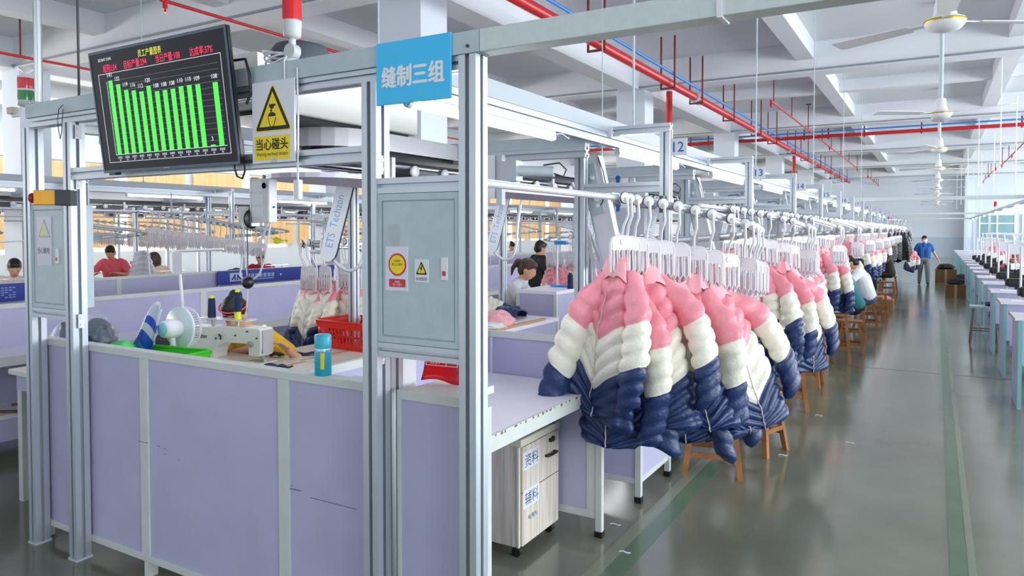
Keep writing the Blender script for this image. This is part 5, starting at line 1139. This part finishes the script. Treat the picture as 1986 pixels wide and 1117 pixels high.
for i,(x,y) in enumerate(((-6.15,2.75),(-6.2,3.1))):
    o=thing('wood_offcut','brown wooden offcut on the lower shelf of the bench at the far left, '+('nearer','farther')[i],'wood',(x,y,.31),.6+.5*i); mb().box((-.2,-.02,0),(.2,.02,.015)).build('stick',mat('offcut',(120,86,60),.7),o)
    mb().box((-.12,.02,0),(.15,.04,.01)).build('stick',mat('offcut',(0,0,0)),o)
for k in range(7):
    o=partition('low lavender partition behind the benches, '+['nearest to the end','with the long blue banner','third along','fourth along','fifth along','sixth along','seventh along'][k],-1.45,1.45,0,1.12,.08,[0],.04); o.location=(-8.75,2.4+2.9*k,0); o.rotation_euler=(0,0,R(90))
    o['group']='low partitions of the second line'
def banner(label,y0,y1,logo):
    o=thing('banner',label,'banner',(-8.715,(y0+y1)/2,.92)); w=y1-y0
    mb().box((0,-w/2,0),(.012,w/2,.195)).build('board',BANB,o)
    t=mb()
    for i in range(5):
        for j in range(14):
            if (i*7+j*3)%5: t.box((.012,w/2-.62+j*.038,.04+i*.026),(.0135,w/2-.62+j*.038+.028,.052+i*.026))
    q=t.build('small_print',mat('print_pale',(150,170,214),.5),o); q['kind']='stuff'
    t=mb(); t.box((.012,-.02,.085),(.0135,.005,.11)); t.build('dot',WHITEINK,o)
    if logo:
        mb().box((.012,-w/2+.2,.04),(.0135,-w/2+.42,.16)).build('emblem_ground',mat('emblem_pale',(190,204,232),.5),o)
        e=mb(); c=-w/2+.31
        for s_ in (-1,1): e.prism([(c+s_*.012,.14),(c+s_*.03,.14),(c+s_*.09,.06),(c+s_*.06,.06),(c+s_*.035,.095),(c+s_*.03,.06),(c+s_*.012,.06)],.0136,.015,0)
        e.build('emblem',BANB,o); e=mb(); e.prism([(c-.045,.045),(c,.075),(c+.045,.045),(c,.06)],.0151,.016,0); e.build('emblem_mark',REDINK,o)
        t=mb()
        for j in range(7): t.box((.012,-w/2+.5+j*.075,.075),(.0135,-w/2+.5+j*.075+.055,.135)); 
        t.box((.012,-w/2+.5,.045),(.0135,-w/2+1.0,.06)); t.build('large_print',mat('print_pale',(0,0,0)),o)
    return o
banner('long blue banner with a pale emblem on the low partition behind the operator',6.7,8.98,True)
banner('blue banner with small pale print at the far left end of the low partition',2.2,4.2,False)
# cloth piles and machines on the tables behind the low partition
for k in range(7):
    o=thing('work_table','long pale table behind the low partition, '+ORD[k]+' from the near end','table',(-9.5,2.6+2.9*k,0),0,'tables behind the low partition')
    mb().box((-.6,-1.4,.76),(.62,1.4,.8)).build('table_top',TOPL,o); 
    for x in (-.55,.55):
        for y in (-1.3,1.3): mb().box((x-.02,y-.02,0),(x+.02,y+.02,.76)).build('leg',RAIL,o)
GRY=mat('grey_cloth',(150,156,162),.7,0,.15,12); BLKC=mat('black_cloth',(32,32,36),.7,0,.1,12); 
ph=[(-9.15,5.1,.2,.3,.32,WSH,'white'),(-9.3,5.9,.25,.35,.24,GRY,'grey'),(-9.1,3.0,.25,.4,.34,GRY,'grey'),(-9.2,3.8,.2,.3,.2,BLKC,'black'),(-9.1,7.4,.25,.3,.3,BLKC,'black'),(-9.3,8.2,.25,.35,.26,GRY,'grey'),(-9.2,9.2,.2,.4,.3,WSH,'white'),(-9.3,10.2,.3,.4,.3,BLKC,'black'),(-9.2,11.4,.25,.4,.34,GRY,'grey'),(-9.3,12.8,.25,.4,.3,WSH,'white'),(-9.2,14.2,.25,.5,.32,KSH,'dark'),(-9.3,16,.25,.5,.3,WSH,'white')]
for i,(x,y,a,b_,h,m,cn) in enumerate(ph): heap(cn+' pile of garments on the table behind the low partition, '+ORD[i]+' along',(x,y,.8+h*.42),a,b_*1.1,h*.6,m,20+i,'garments')
for k in range(8): dup(M0,(-9.75,3.0+2.0*k,.83),R(90),'white sewing machine behind the low partition, '+ORD[k]+' along','sewing machines of the second line')
# rows of empty white clip hangers on straight rails
def hanger_row(x,y0,y1,z0,z1,n,label,grp,rz):
    o=thing('straight_rail','sloping straight rail full of clip hangers, '+label,'rail',(x,y0,z0)); mb().tube([(0,-.2,.02),(0,0,0),(0,y1-y0,z1-z0),(0,y1-y0+.15,z1-z0-.01)],.014,8).build('tube',CHROME,o)
    mb().cyl((0,.3,-.01),(0,.3,2.2-z0),.01,8).build('support_rod',STEEL,o)
    for i in range(n):
        t=i/(n-1); hanger((x+.02,y0+(y1-y0)*t,z0+(z1-z0)*t),rz,'empty white clip hanger '+label+', '+ORD[i]+' from the high end',grp)
hanger_row(-9.0,5.9,7.7,1.92,1.68,18,'left of the terminal box','empty hangers on the second line',R(60))
hanger_row(-9.0,11.2,12.8,1.86,1.66,14,'behind the slanted boards','empty hangers farther along the second line',R(60))
hanger_row(-12.5,7.2,8.8,1.85,1.7,14,'on the third line','empty hangers on the third line',R(60))
for i,(x,y,z,m,l) in enumerate(((-8.9,3.3,1.72,mat('bag_sky',(0,0,0)),'pale blue strip of film tied to a rail near the narrow cabinet'),(-9.2,4.05,1.82,mat('estop_yellow',(0,0,0)),'yellow and green wrapper hanging at the far left'),(-9.0,8.1,1.5,NEON,'neon yellow cloth hanging behind the terminal box'))):
    o=thing('hanging_wrapper',l,'wrapper',(x,y,z)); b=mb(); b.grid(10,6,lambda u,v:((u-.5)*.06+.03*math.sin(v*5),(u-.5)*.5,.1*math.sin(u*6)*(v-.5)+.12*v)); q=b.build('film',m,o); md=q.modifiers.new('t','SOLIDIFY'); md.thickness=.004
    mb().cyl((0,0,.1),(0,0,.5),.003,5).build('string',DARK,o); o.scale=(.5,.5,.5)
# people of the other lines
def bperson(label,x,y,rz,shirt,hair='short',hm=None,mask=None,dz=.1,hands=((-.16,-.36,.95),(.16,-.36,.95)),ls=False,look=(0,-.9,-.4)):
    return person(label,(x,y,0),rz,seat(lean=.12,hands=hands,look=look,dz=dz),shirt,DARK,hair,hm,mask,voxel=.014,long_sleeve=ls)
bperson('woman with dark bobbed hair and a mask holding up a white garment',-10.60,7.19,R(-60),BEI,'bob',BROWNH,MASKB,.08,((-.05,-.42,1.22),(.2,-.4,1.15)),False,(0,-1,-.15))
o=thing('white_garment','pale quilted garment held up by the woman with bobbed hair','garment',(-10.2,6.55,1.0),R(20)); b=mb(); b.grid(16,14,lambda u,v:((u-.5)*(.55-.3*v),.05*math.sin(u*5)+.02*math.sin(v*30),-.05+.4*v+.03*math.sin(u*3))); q=b.build('cloth',GSH,o); md=q.modifiers.new('t','SOLIDIFY'); md.thickness=.03
bperson('person in a coral shirt with black hair far behind the narrow cabinet post',-12.6,7.55,R(40),PSH,'short',None,None,.16)
bperson('person with black hair in a printed cream shirt at the far left edge',-10.60,4.97,R(70),CRS,'short',None,None,.06)
bperson('person in a dark red and navy top behind the banner and the white hangers',-10.60,9.07,R(50),RSH,'short',None,None,.05)
P_=dict(W_); P_['look']=(0,-1,-.3)
person('person in a black T-shirt standing behind the ponytailed woman',(-5.6,10.4,0),R(150),P_,KSH,KSH,'short',voxel=.014)
bperson('person with a blue top behind the bench in the middle of the second line',-10.60,14.71,R(60),BSH,'pony',None,None,.08)
bperson('person in a white top near the far end of the second line',-10.60,17.96,R(60),WSH,'bun',None,None,.08)
bperson('person in a red top seen past the slanted boards',-12.4,15.8,R(60),RSH,'short',None,None,.1)
# wall fan box and duct behind the narrow cabinet
o=thing('exhaust_fan','white wall ventilator box with round openings high on the left wall','ventilator',(-23.9,9.2,4.25)); mb().box((-.05,-1.3,-.45),(.2,1.3,.45)).build('box',WHITE,o)
for y in (-.7,.6): mb().lathe([(.32,.2),(.3,.24),(.16,.22),(.12,.2)],n=24,axis=0,M=Matrix.Translation((0,y,0))).build('ring',GSH,o); mb().cyl((.2,-.7,0),(.215,-.7,0),.11,20).build('hub',BLACK,o)
mb().cyl((.2,.6,0),(.215,.6,0),.11,20).build('hub',BLACK,o)
# ---------------------------------------------------------------- benches on the other side of the aisle
RW_=['nearest','second','third','fourth','fifth','sixth','seventh','eighth','ninth','tenth']
def make_rbench():
    o=thing('machine_bench','x','bench',(0,0,0))
    mb().box((0,0,0),(.02,.62,.84)).build('end_panel',LAV,o); mb().box((-.004,-.022,0),(.03,.0,.845)).build('edge_strip',TEAL,o)
    mb().box((-.03,-.02,.842),(1.4,.62,.862)).build('table_top',TOPL,o); mb().box((-.035,-.025,.84),(-.03,.625,.864)).build('edge_band',mat('strip_tan',(0,0,0)),o)
    mb().box((.03,.0,.42),(1.4,.018,.84)).build('front_panel',LAV,o)
    mb().box((.2,.1,.12),(1.3,.5,.3)).build('lower_box',LAV,o); mb().box((.25,.12,.3),(1.25,.48,.42)).build('brown_tray',mat('tray_brown',(110,60,50),.6),o)
    for x in (.3,1.2):
        mb().cyl((x,.12,.05),(x,.48,.05),.05,14).build('roller',BLACK,o)
    mb().box((1.38,0,0),(1.4,.62,.84)).build('end_panel',LAV,o); return o
RB=make_rbench()
for k in range(9):
    y=8.33+1.75*k; l='lavender machine bench with a teal edge across the aisle, '+RW_[k]+' to the front'
    if k==0: RB.location=(.69,y,0); RB['label']=l; RB['group']='machine benches across the aisle'
    else: dup(RB,(.69,y,0),None,l,'machine benches across the aisle')
    dup(M0,(1.75,y+.34,.892),R(4),'white sewing machine on the bench across the aisle, '+RW_[k]+' to the front','sewing machines across the aisle')
    o=thing('thread_rack','white thread rack on the '+RW_[k]+' bench across the aisle','thread stand',(.87,y+.28,.862),0,'thread racks across the aisle')
    mb().box((-.09,-.05,0),(.12,.05,.015)).build('foot_plate',TOPL,o); mb().cyl((0,0,.01),(.0,0,.64),.013,8).build('pole',WPLAST,o); mb().cyl((-.02,0,.64),(.5,0,.63),.009,8).build('cross_bar',WPLAST,o)
    mb().cyl((0,0,.1),(.25,0,.1),.012,8).build('motor_bracket',WPLAST,o); mb().rbox((.08,-.06,.02),(.36,.08,.14),.04,axis=0,n=5).build('motor',BLACK,o)
    if k in (1,2,3,5): q=mb(); q.box((-.02,-.008,.5),(.13,-.005,.64)); q.build('paper_tag',SIGNW,o)
    mb().rbox((.2,-.05,.33),(.55,.05,.335),.02,axis=2).build('cone_tray',WPLAST,o); mb().cyl((.35,0,.1),(.35,0,.33),.008,6).build('tray_post',WPLAST,o)
    for i,x in enumerate((.27,.45)): cone((.87+x,y+.28,.862+.336),PINKT,'pink thread cone '+('near' if i==0 else 'away from')+' the pole, on the '+RW_[k]+' rack across the aisle','pink thread cones across the aisle',.03,.13,PINKT)
for k in range(5):
    heap('pink pile of cut pieces beyond the benches across the aisle, '+RW_[k],(2.5,13+3.2*k,1.02),.3,.6,.16,PINK,50+k,'fabric')
    o=thing('work_table','pale table holding a pink pile beyond the benches across the aisle, '+RW_[k],'table',(2.55,13+3.2*k,0),0,'tables across the aisle'); mb().box((-.42,-1.4,.86),(.45,1.4,.9)).build('table_top',TOPL,o)
    for x in (-.38,.4):
        for y in (-1.3,1.3): mb().box((x-.02,y-.02,0),(x+.02,y+.02,.86)).build('leg',RAIL,o)
for i,(x,y,l) in enumerate(((1.25,16.3,'person with brown hair bent low over a bench across the aisle'),(1.5,21.6,'person with black hair at a far bench across the aisle'))):
    person(l,(x,y,0),R(0),seat(lean=.15,look=(0,-.8,-.6),dz=.04),(PSH,KSH)[i],DARK,'bob' if i==0 else 'short',mat('auburn_hair',(112,78,48),.5,0,.15,60) if i==0 else None,voxel=.014)
o=thing('metal_stool','square stool with a pale green top and grey legs by a bench across the aisle','stool',(.62,12.95,0)); mb().rbox((-.16,-.16,.53),(.2,.16,.56),.015).build('seat',mat('pale_green_top',(176,204,200),.4),o)
for sx in (-1,1):
    for sy in (-1,1): b=mb(); b.cyl((sx*.13+.02,sy*.12,.53),(sx*.17+.02,sy*.16,0),.013,8); b.build('leg',mat('stool_grey',(126,120,112),.5),o)
b=mb(); b.tube([(-.13,-.15,.2),(.17,-.15,.2),(.17,.15,.2),(-.13,.15,.2)],.009,6,closed=True); b.build('stretcher',mat('stool_grey',(0,0,0)),o)
heap('small dark navy cloth on the pale green stool',(.74,12.95,.59),.09,.08,.04,NAVY,70)
for i,(x,y,w,h,l) in enumerate(((.45,21.5,.22,.32,'brown carton by the far benches across the aisle'),(.3,27.5,.3,.42,'large brown carton far down the aisle by the benches'),(.62,23.4,.2,.3,'brown carton tucked between far benches'))):
    o=thing('cardboard_box',l,'box',(x,y,0)); mb().box((-w,-w,0),(w,w,h)).build('carton',mat('carton_dark',(130,98,66),.8),o); mb().box((-.03,-w-.002,0),(.03,w+.002,h+.002)).build('tape',mat('tape_brown',(0,0,0)),o); heap('dark cloth pile in the carton: '+l.split(' carton')[1].strip()+' spot',(x,y,h+.06),w*.8,w*.8,.12,BLKC,80+i)
for k in range(7):
    y=24.2+1.75*k; dup(RB,(.69,y,0),None,'lavender machine bench across the aisle in the distance, '+RW_[k]+' of the far group','machine benches across the aisle')
# lamp line over those benches
o=thing('overhead_trunking','grey lamp trunking over the benches across the aisle','trunking',(1.7,13,2.3)); L=(-1.7,-13,-2.3); mb().box((1.66,13,2.3),(1.74,50,2.37)).build('channel',STEEL,o,loc=L)
for y in (14,22,30,38,46): 
    rod(1.7,y,2.37,5.02,.012,'thin rod holding the lamp trunking across the aisle, '+ORD[int((y-14)/8)]+' from the front',WHITE)
    rod(1.0,y+2,2.9,5.02,.01,'thin cable drop over the benches across the aisle, '+ORD[int((y-14)/8)]+' from the front',WHITE)
for k in range(10): dup(T0,(1.7,14+3.4*k,2.266),None,'lit tube lamp over the benches across the aisle, '+ORD[k]+' from the front','tube lamps across the aisle')
# gantry beams crossing the aisle farther down
for i,y in enumerate((16.72,32.5,47)):
    o=thing('gantry_beam','pale trunking beam crossing the aisle at the '+('second','third','fourth')[i]+' gantry','beam',(0,y,2.29)); mb().box((-1.72,0,0),(1.78,.075,.075)).build('channel',BEAMC,o)
    mb().ext((1.7,0,-2.29),(1.77,.07,0),2).build('post',ALU,o); mb().ext((-1.78,0,-2.29),(-1.71,.07,0),2).build('post',ALU,o)
o=thing('department_sign','small distant blue sign on the third gantry above the jackets','sign',(-1.95,32.4,2.02)); mb().box((-.2,0,0),(.2,.012,.28)).build('board',SIGNB,o); mb().box((-.15,-.002,.1),(.15,0,.17)).build('lettering',WHITEINK,o)
o=thing('warning_board','small distant red notice beside the blue sign on the third gantry','sign',(-1.6,32.4,1.95)); mb().box((-.09,0,0),(.09,.012,.34)).build('board',REDINK,o); mb().box((-.06,-.002,.04),(.06,0,.09)).build('lettering',WHITEINK,o)
o=thing('signal_tower','small red signal lamp far over the benches across the aisle','signal lamp',(1.7,29,2.37)); mb().lathe([(.04,0),(.04,.1)],n=14).build('base',WPLAST,o); mb().lathe([(.045,.1),(.045,.26),(.02,.28)],n=14).build('lens',REDL,o)
# dark jackets hanging beyond the last station
BLKN=mat('black_nylon',(30,34,40),.4,0,.1,10,.2,38)
jb=None
for i in range(7):
    x,y=[(-1.25,24.4),(-1.0,24.9),(-.85,25.6),(-1.2,26.6),(-.95,27.6),(-.8,28.8),(-1.1,30.5)][i]
    l='black puffer jacket in the dark bundle behind the walking person, '+ORD[i]+' from the front'
    if jb is None:
        jb=dup(JV[1],(x,y,1.62),None,l,'black puffer jackets far down the aisle',(0,0,.4),1.1)
        for c_ in jb.children:
            c_.data=c_.data.copy()
            for q in range(len(c_.data.materials)): c_.data.materials[q]=BLKN
    else: dup(jb,(x,y,1.62),None,l,None,(0,.1*math.sin(i*2),i*.9),1.1)
    hanger((x,y,1.98),.6*i,'white clip hanger of the dark bundle, '+ORD[i]+' from the front','hangers of the dark bundle')
o=thing('straight_rail','long straight rail carrying the dark bundle of jackets','rail',(-1.05,24,2.0)); b=mb(); b.tube([(-.2,.4,0),(.05,.9,0),(.2,1.6,0),(-.15,2.6,0),(.1,3.6,0),(.25,4.8,0),(-.05,6.5,0)],.014,8); b.build('tube',CHROME,o); mb().cyl((-.35,.4,0),(-.2,.4,0),.012,8).build('support_arm',STEEL,o)
# rods from the ceiling to the lines, foot pedal, lint
for i,(x,y) in enumerate(((-1.75,4.6),(-1.75,8.4),(-1.75,12.8),(-1.75,17.2),(-1.75,21.6),(-3.95,4.6),(-3.95,9.2),(-9.62,6.2),(-9.62,11.2))): rod(x,y,2.372,5.06 if 0 else 5.35,.0075,'thin grey rod from the ceiling to the '+('aisle-side' if x>-2 else ('inner' if x>-5 else 'second line'))+' trunking, '+ORD[[0,1,2,3,4,0,1,0,1][i]]+' along',STEEL)
o=thing('foot_pedal','black foot pedal on the floor under the jackets at board twelve','pedal',(-1.72,5.15,0)); mb().rbox((-.1,-.14,.03),(.1,.14,.06),.02).build('treadle',RUBBER,o); mb().box((-.09,-.12,0),(.09,.12,.03)).build('base',BLACK,o); mb().cyl((0,.1,.06),(0,.12,.5),.012,8).build('rod',DARK,o)
for i,(x,y,l) in enumerate(((-1.6,3.86,'white scrap of thread on the floor beside the desk leg'),(-1.42,3.55,'white speck of lint on the floor in front of the desk'),(-.93,7.1,'white lint beside the nearest tall stool leg'),(-.6,6.3,'tiny white lint on the aisle floor'),(-1.0,5.7,'white lint tuft by the stool at board twelve'))):
    o=thing('lint',l,'lint',(x,y,0)); mb().tube([(0,0,.004),(.02,.008,.006),(.045,.003,.004),(.06,.012,.004)],.004,5).build('fluff',SIGNW,o)
